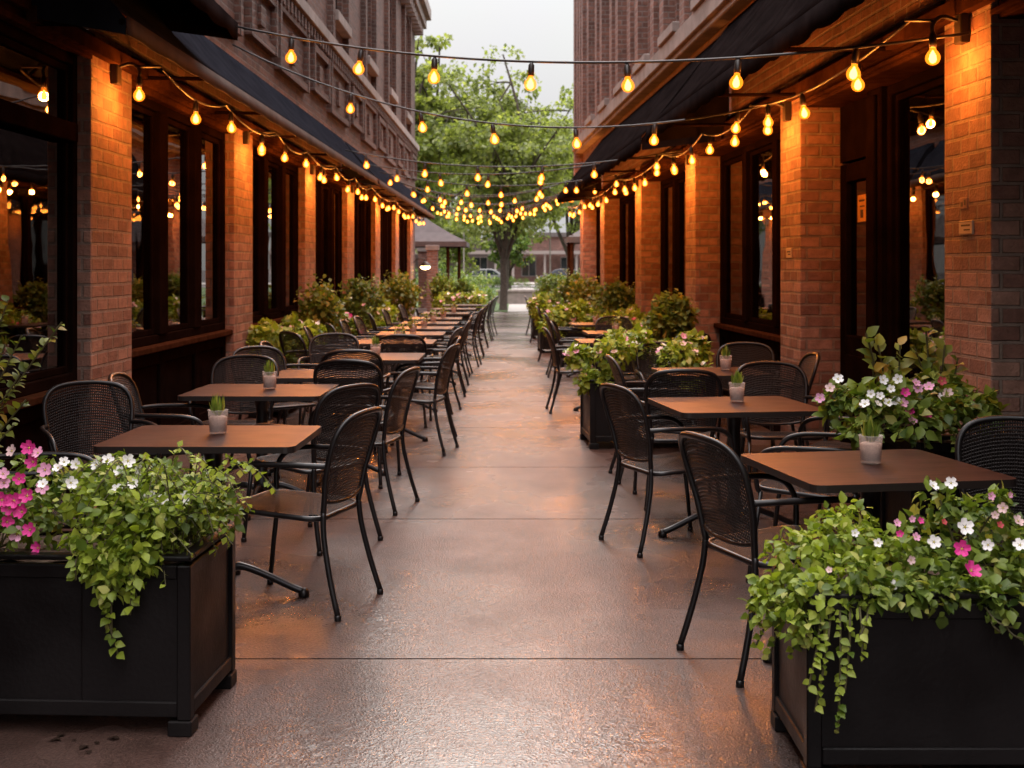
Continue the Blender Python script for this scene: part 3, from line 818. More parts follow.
# ------------------------------------------------------------------ awnings
def awning(side, u0, u1, zt, zo, out, valance, fabric, label, scallop=0.0, wrinkle=0.02, v0=0.0, step=.1, vfab=None):
    k = 1 if side < 0 else -1
    t = thing('awning', label, 'awning', (LX if side < 0 else RX, 0, 0), LROT if side < 0 else RROT, 'awnings along the alley')
    n = max(2, int((u1 - u0) / step)); g = G(); cols = []; vcols = []
    for i in range(n + 1):
        u = u0 + (u1 - u0) * i / n; c = []
        for j in range(7):
            s = j / 6
            sag = -math.sin(PI * s) * 0.035 + (wrinkle * math.sin(u * 5.3 + j * .8) + wrinkle * .5 * math.sin(u * 13.1 + 2 * s)) * math.sin(PI * s)
            c.append((k * (v0 + (out - v0) * s), u, zt + (zo - zt) * s + sag))
        e = c[-1]
        sc_ = scallop * (abs(math.sin(u * PI / .5)) - .5)
        vcols.append([(e[0] + k * .004, u, e[2] + .004), (e[0] + k * (.006 + .004 * math.sin(u * 9)), u, e[2] - valance * .5), (e[0] + k * (.008 + .008 * math.sin(u * 9 + .5)), u, e[2] - valance - sc_)])
        cols.append(c)
    m = len(cols[0]); V = [p for c in cols for p in c]
    Fs = [(i * m + j, (i + 1) * m + j, (i + 1) * m + j + 1, i * m + j + 1) for i in range(n) for j in range(m - 1)]
    if k < 0: Fs = [f[::-1] for f in Fs]
    g.add(V, Fs)
    o = g.obj('canopy', fabric, t, smooth=True)
    sm = o.modifiers.new('thickness', 'SOLIDIFY'); sm.thickness = 0.006
    g = G(); m = 3; V = [p for c in vcols for p in c]
    Fs = [(i * m + j, (i + 1) * m + j, (i + 1) * m + j + 1, i * m + j + 1) for i in range(n) for j in range(m - 1)]
    if k < 0: Fs = [f[::-1] for f in Fs]
    g.add(V, Fs)
    o = g.obj('valance', vfab or fabric, t, smooth=True)
    sm = o.modifiers.new('thickness', 'SOLIDIFY'); sm.thickness = 0.005
    for u in (u0 + .01, u1 - .01):
        g = G()
        g.add([(k * v0, u, zt - .01), (k * out, u, zo - .01), (k * out, u, zo - valance), (k * v0, u, zo - valance + .1)], [(0, 1, 2, 3)])
        o = g.obj('side_flap', fabric, t); sm = o.modifiers.new('thickness', 'SOLIDIFY'); sm.thickness = 0.006
    g = G()
    g.tube([(k * (out - .02), u0, zo - .03), (k * (out - .02), u1, zo - .03)], .02, 6)
    u = u0 + .1
    while u < u1:
        g.tube([(k * (out - .02), u, zo - .03), (k * (v0 + .02), u, zt - .08)], .014, 6)
        g.tube([(k * (out - .02), u, zo - .03), (k * (v0 + .02), u, zo - .02)], .014, 6)
        u += 2.0
    g.obj('frame', M['frame'], t)
    g = G(); g.box(k * .0, k * .06, u0, u1, zo - .03, zo + .06); g.obj('batten', M['trim'], t)
    return t
awning(-1, 1.5, 8.9, 4.05, 3.25, .72, .12, M['canvas_black'], 'black folded awning nearest the camera high on the left facade', .02, .03)
awning(-1, 6.9, 19.5, 3.52, 2.9, .55, .1, M['canvas_blue'], 'long slate blue awning over the nearer left windows', 0, .012, vfab=M['canvas_brown'])
awning(-1, 19.7, 33.4, 3.52, 2.9, .55, .1, M['canvas_blue'], 'slate awning over the far end of the left facade', 0, .012, vfab=M['canvas_brown'])
awning(1, 1.5, 12.2, 3.88, 2.86, .8, .13, M['canvas_black'], 'large black scalloped awning nearest on the right facade', .03, .018)
awning(1, 12.55, 22.8, 3.84, 2.82, .8, .13, M['canvas_black'], 'second black scalloped awning toward the far end of the right facade', .03, .018)

# hipped entrance canopies beyond
def hip_canopy(name, label, c, w_, d_, z0, z1, m, posts):
    t = thing(name, label, 'canopy', (c[0], c[1], 0), 0)
    g = G(); a, b = w_ / 2, d_ / 2
    base = [(-a, -b, z0), (a, -b, z0), (a, b, z0), (-a, b, z0)]
    rings = [base]
    for s in (.33, .66, .93):
        zz = z0 + (z1 - z0) * (s ** 1.15)
        rings.append([(x * (1 - s), y * (1 - s), zz) for x, y, _ in base])
    V = [p for r in rings for p in r] + [(0, 0, z1)]
    Fs = [(i * 4 + j, i * 4 + (j + 1) % 4, (i + 1) * 4 + (j + 1) % 4, (i + 1) * 4 + j) for i in range(3) for j in range(4)] + [(12 + j, 12 + (j + 1) % 4, 16) for j in range(4)]
    g.add(V, Fs); o = g.obj('canopy', m, t); sm = o.modifiers.new('thickness', 'SOLIDIFY'); sm.thickness = .008
    g = G(); g.box(-a, a, -b, -b + .01, z0 - .14, z0 - .004); g.box(-a, a, b - .01, b, z0 - .14, z0 - .004); g.box(-a, -a + .01, -b + .01, b - .01, z0 - .14, z0 - .004); g.box(a - .01, a, -b + .01, b - .01, z0 - .14, z0 - .004)
    g.obj('valance', m, t)
    for (x, y) in posts:
        g = G(); g.tube([(x, y, 0), (x, y, z0 + .05)], .045, 8); g.obj('post', M['trim'], t)
    return t
hip_canopy('patio_canopy', 'mauve grey hipped canopy on posts past the far left corner', (-2.95, 36.0), 3.2, 2.3, 2.25, 3.2, M['canvas_grey'], [(1.05, -.6), (1.3, .9), (-1.3, -.9), (-1.3, .9)])
hip_canopy('patio_canopy', 'pale hipped canopy peeking out past the far right corner', (2.15, 30.4), 1.8, 1.8, 2.25, 2.85, M['roofing'], [(-.8, -.8), (-.8, .8), (.8, -.8), (.8, .8)])
for i, (x, y) in enumerate(((-2.3, 34.9), (-2.75, 37.6))):
    t = thing('stone_column', ['stone column standing under the mauve canopy', 'second stone column hidden deeper behind the mauve canopy'][i], 'column', (x, y, 0))
    g = G(); g.box(-.15, .15, -.15, .15, .3, 2.0); g.obj('shaft', M['brick_pale'], t, bevel=.01)
    g = G(); g.box(-.19, .19, -.19, .19, 2.0, 2.14); g.obj('capital', M['stone'], t, bevel=.01)
    g = G(); g.box(-.2, .2, -.2, .2, 0, .3); g.obj('plinth', M['stone'], t, bevel=.01)
# wall lantern on the last left pillar
t = thing('wall_lantern', 'small lit lantern with a dome shade at the last left pillar', 'lamp', (-2.7, 33.2, 1.55))
g = G(); g.tube(catmull([(0, 0, .1), (.12, 0, .2), (.28, 0, .2), (.32, 0, .12)], 4), .014, 6); g.obj('bracket', M['lantern'], t)
g = G(); g.lathe([(.02, .14), (.06, .12), (.16, .02), (.17, 0)], 14, (.32, 0, 0)); g.obj('shade', M['lantern'], t, smooth=True)
g = G(); g.lathe([(0, -.08), (.09, -.06), (.13, -.02), (.12, .015), (0, .02)], 12, (.32, 0, 0)); g.obj('globe', M['lamp_glow'], t, smooth=True)

# ------------------------------------------------------------------ string lights
def bulb_data():
    g = G()
    prof = [(0.001, -.114), (.015, -.111), (.029, -.102), (.037, -.088), (.039, -.075), (.036, -.06), (.027, -.045), (.018, -.034), (.0155, -.02), (.015, -.01)]
    g.lathe(prof, 12, mi=0)
    g.lathe([(.001, -.104), (.014, -.098), (.021, -.083), (.017, -.062), (.006, -.042), (.001, -.034)], 6, mi=1)
    return g.data('bulb', [M['shell'], M['core']], smooth=True)
def socket_data():
    g = G(); g.lathe([(.001, .062), (.01, .06), (.013, .052), (.019, .045), (.021, .0), (.019, -.02), (.015, -.022)], 10)
    return g.data('socket', M['socket'], smooth=True)
BULB, SOCK = bulb_data(), socket_data()
NB = [0]
LAMP = bpy.data.lights.new('bulb_light', 'POINT')
LAMP.energy = 30.0; LAMP.color = (1.0, 0.3, 0.045); LAMP.shadow_soft_size = 0.032
LAMP2 = LAMP.copy(); LAMP2.energy = 4.5
def lit_bulb(parent, lamp=None):
    b = link('bulb', BULB, parent)
    l = bpy.data.objects.new('bulb_light', lamp or LAMP); COL.objects.link(l); l.parent = parent; l.location = (0, 0, -.08)
    return b
def string_light(label, pts, spacing, start=.3, group='strings of bulbs across the alley'):
    """pts: dense cable path; sockets hang from it"""
    t = thing('string_light', label, 'string lights', tuple(pts[0]), 0, group)
    o = Vector(pts[0]); P = [Vector(p) - o for p in pts]
    g = G(); g.tube(P, .0085, 5); g.obj('cable', M['wire'], t, smooth=True)
    acc = start
    for a, b in zip(P[:-1], P[1:]):
        l = (b - a).length
        if l < 1e-6: continue
        while acc < l:
            p = a + (b - a) * (acc / l)
            rot = (random.uniform(-.16, .16), random.uniform(-.16, .16), random.uniform(0, 6))
            s_ = link('socket', SOCK, t, p - Vector((0, 0, .066)), rot)
            lit_bulb(s_, LAMP2 if 'across' in group else None); NB[0] += 1
            acc += spacing * random.uniform(.86, 1.14)
        acc -= l
    return t
def sagged(a, b, sag, n=28):
    a = Vector(a); b = Vector(b)
    return [a.lerp(b, i / n) - Vector((0, 0, sag * 4 * (i / n) * (1 - i / n))) for i in range(n + 1)]
cross = [  # left u, v, z  -> right u, v, z, sag, spacing, start
    (8.86, .735, 3.22, 6.45, .02, 2.72, .2, .68, .5),
    (11.7, .06, 3.6, 9.85, .02, 2.84, .46, .72, 1.35),
    (15.6, .58, 2.98, 14.1, .1, 2.84, .2, .72, .3),
    (17.7, .58, 2.98, 16.0, .82, 2.84, .14, .8, .55),
    (19.6, .58, 3.02, 17.9, .1, 2.9, .22, .62, .2),
    (21.4, .58, 3.04, 19.6, .82, 2.9, .3, .6, .5),
    (23.2, .58, 3.08, 21.3, .82, 2.96, .22, .56, .3),
    (25.0, .58, 3.1, 22.5, .1, 3.04, .36, .56, .4),
    (26.8, .58, 3.12, 23.8, .05, 3.1, .3, .54, .2),
    (28.6, .58, 3.1, 25.0, .05, 3.16, .42, .52, .4),
    (30.4, .58, 3.14, 26.0, .05, 3.2, .36, .5, .2),
    (32.0, .58, 3.12, 26.4, .05, 3.26, .48, .5, .3),
    (33.3, .58, 3.14, 26.6, .05, 3.34, .44, .48, .35),
]
for i, (lu, lv, lz, ru, rv, rz, sag, spc, st) in enumerate(cross):
    lab = 'string of amber bulbs across the alley, ' + ('nearest of all, ending at the first right pillar' if i == 0 else ('farthest of all, at the building ends' if i == len(cross) - 1 else ORD[i + 1] + ' counted from the nearest'))
    string_light(lab, sagged(wallpt(-1, lu, lv, lz), wallpt(1, ru, rv, rz), sag), spc, st)
def eave(side, us, z, v, sag, spc, label, far):
    pts = []
    for a, b in zip(us[:-1], us[1:]):
        seg = sagged(wallpt(side, a, v, z), wallpt(side, b, v, z), sag, 14)
        pts += seg if not pts else seg[1:]
    return string_light(label, pts, spc, .85, 'strings of bulbs under the awnings')
eave(-1, [8.4, 10.2, LP[2] + .42, 14.2, LP[3] + .42, 18.4] + [u + .42 for u in LP[4:]], 2.84, .34, .09, 1.12, 'string of amber bulbs under the left awnings, pillar to pillar', 1)
eave(1, [u + .3 for u in RP[1:3]] + [12.0] + [u + .3 for u in RP[3:]], 2.8, .3, .1, 1.05, 'string of amber bulbs under the right awnings, pillar to pillar', 1)
for side, us in ((-1, [u + .42 for u in LP]), (1, [u + .3 for u in RP])):
    for i, u in enumerate(us):
        if u < 5: continue
        sd_ = 'left' if side < 0 else 'right'
        n_ = i if side < 0 else i
        t = thing('cable_bracket', 'black bracket with one bulb on the %s brick pillar of the %s facade' % (ORD[i], sd_), 'bracket', wallpt(side, u, 0, 2.8 if side > 0 else 2.86), LROT if side < 0 else RROT, 'brackets on the pillars')
        k = 1 if side < 0 else -1
        g = G(); g.box(k * 0.0, k * .05, -.045, .045, -.12, .06); g.obj('plate', M['socket'], t, bevel=.005)
        g = G(); g.tube(catmull([(k * .05, 0, .0), (k * .13, 0, .02), (k * .18, 0, -.02), (k * .18, 0, -.07)], 4), .012, 6); g.tube([(k * .17, 0, .0), (k * .33, 0, .0)], .009, 6); g.obj('arm', M['socket'], t)
        so = link('socket', SOCK, t, (k * .18, 0, -.12)); lit_bulb(so)

# ------------------------------------------------------------------ chairs
def rim_loop(rx, ry, rad, z, n=5):
    out = []
    for cx, cy_, a0 in ((rx - rad, ry - rad, 0), (-rx + rad, ry - rad, 90), (-rx + rad, -ry + rad, 180), (rx - rad, -ry + rad, 270)):
        for j in range(n + 1):
            a = R(a0 + 90 * j / n); out.append((cx + rad * math.cos(a), cy_ + rad * math.sin(a), z))
    return out
def seat_z(x, y):
    return .445 + .015 * (y / .23) - .012 * (1 - (x / .22) ** 2) * (1 - (y / .24) ** 2)
def back_y(z, x):
    base = -.20 - .02 * max(0, (z - .44)) / .1 - .11 * max(0, z - .6) * 1.0
    return base - .035 * (1 - (x / .23) ** 2)
def back_half(z):
    # half width of the back frame at height z: narrow at seat, wide at shoulder, round top
    pts = [(.44, .185), (.52, .2), (.60, .215), (.68, .228), (.75, .232), (.80, .222), (.835, .195), (.858, .15), (.87, .09), (.875, 0.0)]
    for (a, b), (c, d) in zip(pts[:-1], pts[1:]):
        if z <= c: return b + (d - b) * (z - a) / (c - a)
    return 0
def build_chair():
    t = thing('armchair', 'prototype', 'chair', (0, 0, 0), 0)
    # backrest sheet
    g = G(); rows = []
    zs = [.492, .51, .55, .60, .65, .70, .75, .79, .82, .845, .86, .87]
    nx = 10
    for z in zs:
        hw = max(.03, back_half(z) - .004)
        if z < .5: hw *= .82
        rows.append([(hw * (2 * j / nx - 1), back_y(z, hw * (2 * j / nx - 1)), z - (.012 * (1 - (2 * j / nx - 1) ** 2) if z < .5 else 0)) for j in range(nx + 1)])
    V = [p for r in rows for p in r]; m = nx + 1
    g.add(V, [(i * m + j, i * m + j + 1, (i + 1) * m + j + 1, (i + 1) * m + j) for i in range(len(zs) - 1) for j in range(nx)])
    g.obj('backrest', M['sheet'], t, smooth=True)
    # back frame: arch plus curved lower rail
    half = [(-.185, .44), (-.2, .52), (-.215, .60), (-.228, .68), (-.232, .75), (-.222, .80), (-.195, .837), (-.15, .861), (-.08, .873), (0, .876)]
    pth = [(x, back_y(z, x) - .004, z) for x, z in half] + [(-x, back_y(z, x) - .004, z) for x, z in half[-2::-1]]
    g = G(); g.tube(catmull(pth, 3), .0135, 8)
    g.tube(catmull([(-.194, back_y(.495, .19), .5), (-.12, back_y(.482, .12), .484), (0, back_y(.476, 0), .478), (.12, back_y(.482, .12), .484), (.194, back_y(.495, .19), .5)], 3), .009, 6)
    g.obj('back_frame', M['black'], t, smooth=True)
    # seat
    g = G(); nx, ny = 10, 10; V = []
    for j in range(ny + 1):
        y = -.205 + .435 * j / ny
        tt = abs(2 * j / ny - 1)
        hw = .222 * (1 - .16 * tt ** 5) - (.02 if j < 2 else 0)
        for i in range(nx + 1):
            x = hw * (2 * i / nx - 1); V.append((x, y, seat_z(x, y) + .004))
    m = nx + 1
    g.add(V, [(j * m + i, j * m + i + 1, (j + 1) * m + i + 1, (j + 1) * m + i) for j in range(ny) for i in range(nx)])
    g.obj('seat', M['sheet'], t, smooth=True)
    g = G()
    lp = [(x, y + .013, seat_z(x, y) - .008) for x, y, _ in rim_loop(.228, .225, .08, 0)]
    g.tube(lp, .0125, 8, closed=True); g.obj('seat_frame', M['black'], t, smooth=True)
    # arms and legs
    for s_ in (-1, 1):
        g = G()
        g.tube(catmull([(s_ * .222, back_y(.655, .222), .655), (s_ * .262, -.16, .662), (s_ * .278, -.02, .662), (s_ * .276, .12, .655), (s_ * .268, .2, .625), (s_ * .256, .235, .56), (s_ * .244, .232, .47), (s_ * .238, .222, .44)], 4), .0125, 8)
        g.obj('armrest', M['black'], t, smooth=True)
        g = G(); g.tube([(s_ * .236, .215, .44), (s_ * .243, .245, .22), (s_ * .25, .268, .022)], .012, 8); g.lathe([(.001, 0), (.015, .0), (.016, .02), (.012, .024)], 8, (s_ * .25, .268, 0))
        g.obj('leg', M['black'], t, smooth=True)
        g = G(); g.tube(catmull([(s_ * .187, back_y(.45, .19) - .004, .455), (s_ * .198, -.225, .34), (s_ * .216, -.262, .17), (s_ * .232, -.305, .022)], 3), .013, 8); g.lathe([(.001, 0), (.0155, .0), (.0165, .02), (.012, .024)], 8, (s_ * .232, -.306, 0))
        g.obj('leg', M['black'], t, smooth=True)
    return t
LABELS.clear()
LT = [(-1.385, 5.75, .88, .74, -1), (-1.6, 7.9, .86, .8, -1), (-1.38, 9.1, .74, .72, 1), (-1.2, 10.9, .78, .9, 0), (-1.25, 13.1, .82, .82, 0), (-1.22, 14.75, .78, .8, 1), (-1.2, 16.15, .8, .76, 0),
      (-1.2, 17.6, .8, .76, -1), (-1.22, 19.2, .8, .8, 0), (-1.18, 21.4, .8, .8, 0), (-1.15, 23.7, .8, .8, 0), (-1.1, 26.1, .8, .8, 0)]
RT = [(1.385, 4.87, .8, .78, 10), (1.24, 7.08, .82, .8, 8), (1.46, 9.32, .76, .76, 6), (1.06, 13.25, .8, .76, 3), (1.22, 15.0, .76, .76, 3), (1.15, 17.3, .76, .76, 3), (1.05, 20.5, .76, .76, 3), (.98, 25.5, .7, .76, 3), (.92, 28.3, .7, .76, 2)]
def tname(side, i):
    n = len(LT) if side < 0 else len(RT); s_ = 'left' if side < 0 else 'right'
    return 'the nearest %s table' % s_ if i == 1 else ('the farthest %s table' % s_ if i == n else 'the %s %s table' % (ORD[i], s_))
CH = [  # x, y, facing x, facing y, side, table, where
    (-.985, 5.66, -1, .3, -1, 1, 'with its back to the aisle'), (-1.13, 6.93, -.8, .6, -1, 1, 'turned askew behind its aisle corner'),
    (-2.2, 6.62, .5, -.87, -1, 1, 'at its far wall corner'), (-2.08, 5.42, 1, .2, -1, 1, 'on the wall side half behind flowers'),
    (-.98, 7.92, -1, .22, -1, 2, 'with its back to the aisle'), (-2.03, 7.45, 1, .05, -1, 2, 'on the wall side'), (-1.93, 8.65, 0, -1, -1, 2, 'at its far wall corner'),
    (-1.12, 8.88, .1, 1, -1, 3, 'on its near side'), (-1.85, 9.72, .6, -.8, -1, 3, 'at its far wall corner'),
    (-1.28, 9.92, 0, 1, -1, 4, 'on its near side'), (-.83, 10.35, -1, .1, -1, 4, 'with its back to the aisle'), (-.86, 11.38, -1, -.05, -1, 4, 'second with its back to the aisle'),
    (-1.8, 10.65, 1, .1, -1, 4, 'on the wall side'), (-1.72, 11.65, .1, -1, -1, 4, 'at its far wall corner'),
    (-1.08, 12.1, 0, 1, -1, 5, 'on its near side'), (-.92, 13.15, -1, .05, -1, 5, 'with its back to the aisle'), (-1.98, 12.55, .8, .6, -1, 5, 'at its near wall corner'), (-1.9, 13.4, 1, 0, -1, 5, 'on the wall side'),
    (-.9, 14.85, -1, 0, -1, 6, 'with its back to the aisle'), (-1.8, 14.3, .9, .3, -1, 6, 'at its near wall corner'), (-1.76, 15.15, 1, 0, -1, 6, 'on the wall side'),
    (-.92, 16.3, -1, 0, -1, 7, 'with its back to the aisle'), (-1.72, 16.2, 1, 0, -1, 7, 'on the wall side'),
    (-.93, 17.7, -1, 0, -1, 8, 'with its back to the aisle'), (-1.7, 17.5, 1, .1, -1, 8, 'on the wall side'),
    (-.85, 19.3, -1, 0, -1, 9, 'with its back to the aisle'), (-1.66, 19.0, 1, 0, -1, 9, 'on the wall side'),
    (-.84, 21.4, -1, .05, -1, 10, 'with its back to the aisle'), (-1.62, 21.3, 1, 0, -1, 10, 'on the wall side'),
    (-.82, 23.8, -1, 0, -1, 11, 'with its back to the aisle'), (-1.58, 23.6, 1, 0, -1, 11, 'on the wall side'),
    (-.78, 26.0, -1, 0, -1, 12, 'with its back to the aisle'), (-.74, 28.0, -1, .1, -1, 12, 'standing loose beyond it by the end planter'),
    (1.02, 4.83, .94, .34, 1, 1, 'with its back to the aisle'), (1.98, 4.95, -.4, -.92, 1, 1, 'at its far wall corner'),
    (.85, 6.85, .93, .37, 1, 2, 'with its back to the aisle'), (1.47, 6.12, -.9, .4, 1, 2, 'at its near wall corner'), (1.7, 8.02, 0, -1, 1, 2, 'on its far side'), (1.97, 7.3, -.87, .5, 1, 2, 'on the wall side'),
    (1.05, 8.08, 0, 1, 1, 3, 'turned away at its near aisle corner'), (1.02, 8.98, 1, .05, 1, 3, 'with its back to the aisle'), (1.28, 10.25, 0, -1, 1, 3, 'on its far side'), (1.86, 10.2, -.2, -1, 1, 3, 'at its far wall corner'), (1.86, 9.2, -1, 0, 1, 3, 'on the wall side'),
    (.66, 13.2, 1, .05, 1, 4, 'with its back to the aisle'), (1.02, 12.3, 0, 1, 1, 4, 'on its near side'), (1.56, 12.35, -.5, .85, 1, 4, 'at its near wall corner'), (1.52, 13.25, -1, 0, 1, 4, 'on the wall side'),
    (.78, 14.75, 1, 0, 1, 5, 'with its back to the aisle'), (1.58, 15.2, -1, 0, 1, 5, 'on the wall side'), (1.3, 15.9, 0, -1, 1, 5, 'on its far side'),
    (.76, 17.45, 1, 0, 1, 6, 'with its back to the aisle'), (1.5, 17.2, -1, 0, 1, 6, 'on the wall side'),
    (.7, 20.5, 1, 0, 1, 7, 'with its back to the aisle'), (1.38, 20.6, -1, 0, 1, 7, 'on the wall side'),
    (.62, 25.5, 1, 0, 1, 8, 'with its back to the aisle'), (.56, 28.3, 1, 0, 1, 9, 'with its back to the aisle'),
]
proto = build_chair(); LABELS.clear()
for i, (x, y, fx, fy, side, ti, where) in enumerate(CH):
    rz = math.atan2(-fx, fy) + (random.uniform(-.1, .1) if y > 9 else 0)
    lab = 'black mesh armchair at %s %s' % (tname(side, ti), where)
    if i == 0:
        proto.location = (x, y, 0); proto.rotation_euler = (0, 0, rz); tag(proto, lab, 'chair', 'black mesh patio armchairs')
    else:
        copy_thing(proto, (x, y, 0), rz, lab, 'chair', 'black mesh patio armchairs')

# ------------------------------------------------------------------ tables and glass cups
def build_table(w_, d_):
    o = bpy.data.objects.new('cafe_table', None); COL.objects.link(o)
    lp = rim_loop(w_ / 2, d_ / 2, .045, 0, 4); n = len(lp)
    g = G()
    V = [(x, y, .74) for x, y, _ in lp] + [(x, y, .712) for x, y, _ in lp]
    g.add(V, [tuple(range(n))], 0); g.add(V, [tuple(range(n, 2 * n))[::-1]], 1)
    g.add(V, [(i, (i + 1) % n + 0, n + (i + 1) % n, n + i)[::-1] for i in range(n)], 1)
    g.obj('tabletop', [M['tabletop'], M['edge']], o)
    g = G(); g.lathe([(.001, .712), (.14, .712), (.14, .70), (.045, .69), (.036, .6), (.036, .2), (.05, .17), (.055, .08), (.03, .06), (.001, .06)], 14)
    g.obj('column', M['black'], o, smooth=True)
    for k in range(4):
        a = PI / 2 * k + PI / 4 * 0
        ca, sa = math.cos(a), math.sin(a)
        pth = [(r * ca, r * sa, z) for r, z in ((.03, .12), (.12, .14), (.24, .1), (.36, .045), (.41, .026))]
        g = G(); g.tube(catmull(pth, 4), [.02] * 5 + [.017] * 12, 8); g.lathe([(.001, 0), (.026, 0), (.026, .022), (.015, .04), (.001, .042)], 10, (.415 * ca, .415 * sa, 0))
        g.obj('foot', M['black'], o, smooth=True)
    return o
for side, TT in ((-1, LT), (1, RT)):
    for i, (x, y, w_, d_, rz) in enumerate(TT):
        o = build_table(w_, d_); o.location = (x, y, 0); o.rotation_euler = (0, 0, R(rz))
        col = 'brown topped pedestal cafe table, '
        tag(o, col + tname(side, i + 1).replace('the ', '', 1) + (' behind the big flower planter' if i == 0 else ''), 'table', 'brown cafe tables')
def cup_parts():
    g = G(); g.lathe([(.001, .0), (.036, 0), (.039, .006), (.047, .108), (.0485, .112), (.0455, .112), (.0375, .012), (.001, .01)], 20)
    a = g.data('glass', M['cup'], True)
    g = G(); g.lathe([(.001, .012), (.036, .013), (.0425, .078), (.03, .084), (.001, .085)], 16)
    b = g.data('filling', M['sand'], True)
    n = 26
    th = RNG.random(n) * 2 * PI; tilt = RNG.random(n) * .55
    D = np.stack([np.sin(tilt) * np.cos(th), np.sin(tilt) * np.sin(th), np.cos(tilt)], 1)
    N = np.stack([np.cos(th), np.sin(th), np.zeros(n)], 1) + .1
    P = np.stack([np.cos(th) * .012, np.sin(th) * .012, np.full(n, .083)], 1)
    c = leaf_mesh('succulent', P, D, N, .055 + RNG.random(n) * .055, M['leaf'], 'narrow')
    return a, b, c
CUP = cup_parts()
FLAME = leaf_mesh('sprig', *clump_leaves([((0, 0, .13), (.05, .05, .05), 40)], .035), M['leaf_gold'], 'ovate')
cups = [(-1.378, 5.8, -1, 1), (-1.56, 7.95, -1, 2), (-1.21, 10.85, -1, 4), (-1.2, 13.05, -1, 5), (-1.2, 14.7, -1, 6), (-1.18, 16.2, -1, 7), (-1.15, 17.6, -1, 8), (-1.1, 19.2, -1, 9), (-1.05, 21.4, -1, 10),
        (1.4, 4.92, 1, 1), (1.275, 7.18, 1, 2), (1.585, 9.4, 1, 3), (1.2, 14.9, 1, 5), (1.12, 17.3, 1, 6)]
for (x, y, side, ti) in cups:
    t = thing('glass_cup', 'glass cup of pale sand holding a small %s on %s' % ('succulent' if ti < 5 else 'golden sprig', tname(side, ti)), 'cup', (x, y, .7405), random.uniform(0, 6), 'glass cups on the tables')
    link('glass', CUP[0], t); link('filling', CUP[1], t); link('succulent' if ti < 5 else 'sprig', CUP[2] if ti < 5 else FLAME, t)

# ------------------------------------------------------------------ planters
def planter(label, x0, x1, y0, y1, h, rz=0.0, panels=2, foot=.05, group='black box planters'):
    cx, cy_ = (x0 + x1) / 2, (y0 + y1) / 2; a, b = (x1 - x0) / 2, (y1 - y0) / 2
    t = thing('planter_box', label, 'planter', (cx, cy_, 0), rz, group)
    ps = .045
    g = G()
    for sx in (-1, 1):
        for sy in (-1, 1):
            g.box(sx * a, sx * (a - ps), sy * b, sy * (b - ps), foot + .001, h - .03)
    for sy in (-1, 1):
        g.box(-a + ps, a - ps, sy * (b - .002), sy * (b - .028), foot + .01, foot + .06)
        g.box(-a + ps, a - ps, sy * (b - .004), sy * (b - .03), h - .075, h - .03)
        for i in range(1, panels):
            u = -a + 2 * a * i / panels
            g.box(u - .004, u + .004, sy * (b - .008), sy * (b - .02), foot + .06, h - .075)
    for sx in (-1, 1):
        g.box(sx * (a - .002), sx * (a - .028), -b + ps, b - ps, foot + .01, foot + .06)
        g.box(sx * (a - .004), sx * (a - .03), -b + ps, b - ps, h - .075, h - .03)
    g.obj('frame', M['planter'], t, bevel=.004)
    g = G()
    for sy in (-1, 1): g.box(-a + ps - .01, a - ps + .01, sy * (b - .012), sy * (b - .03), foot + .055, h - .07)
    for sx in (-1, 1): g.box(sx * (a - .012), sx * (a - .03), -b + .032, b - .032, foot + .055, h - .07)
    g.box(-a + .032, a - .032, -b + .032, b - .032, foot + .02, foot + .04)
    g.obj('panel', M['planter'], t)
    g = G(); e = .001
    g.box(-a - e, a + e, -b - e, -b + .05, h - .016, h); g.box(-a - e, a + e, b - .05, b + e, h - .016, h)
    g.box(-a - e, -a + .05, -b + .05, b - .05, h - .016, h); g.box(a - .05, a + e, -b + .05, b - .05, h - .016, h)
    g.obj('rim', M['planter'], t, bevel=.004)
    for sx in (-1, 1):
        for sy in (-1, 1):
            g = G(); g.box(sx * (a + .004), sx * (a - .075), sy * (b + .004), sy * (b - .075), 0, foot); g.obj('foot', M['planter'], t, bevel=.004)
    g = G(); n = 14
    V = [(-a + .04 + (2 * a - .08) * i / n, -b + .04 + (2 * b - .08) * j / n, h - .035 + random.uniform(-.012, .014)) for j in range(n + 1) for i in range(n + 1)]
    g.add(V, [(j * (n + 1) + i, j * (n + 1) + i + 1, (j + 1) * (n + 1) + i + 1, (j + 1) * (n + 1) + i) for j in range(n) for i in range(n)])
    g.obj('soil', M['soil'], t, smooth=True)
    return t

def plant(name, label, cat, loc, leafset, m, kind, group=None, stems=None, stem_r=.0035):
    """leafset in world coordinates"""
    t = thing(name, label, cat, loc, 0, group)
    Pp, D, N, Ls = leafset
    link('foliage', leaf_mesh('foliage', Pp - np.array(loc), D, N, Ls, m, kind), t)
    if stems:
        g = G(); o = Vector(loc)
        for s_ in stems: g.tube([Vector(p) - o for p in s_], stem_r, 4, cap=False)
        g.obj('stem', M['stem'], t, smooth=True)
    return t
def stem_to(c, base, wob=.04):
    c = Vector(c); b = Vector(base)
    return catmull([b, b.lerp(c, .5) + Vector((random.uniform(-wob, wob), random.uniform(-wob, wob), 0)), c], 4)

# -- nearest left planter
planter('big black box planter filling the lower left corner of the photo', -2.11, -1.03, 4.05, 4.58, .58, -R(3), 3)
zs = .55
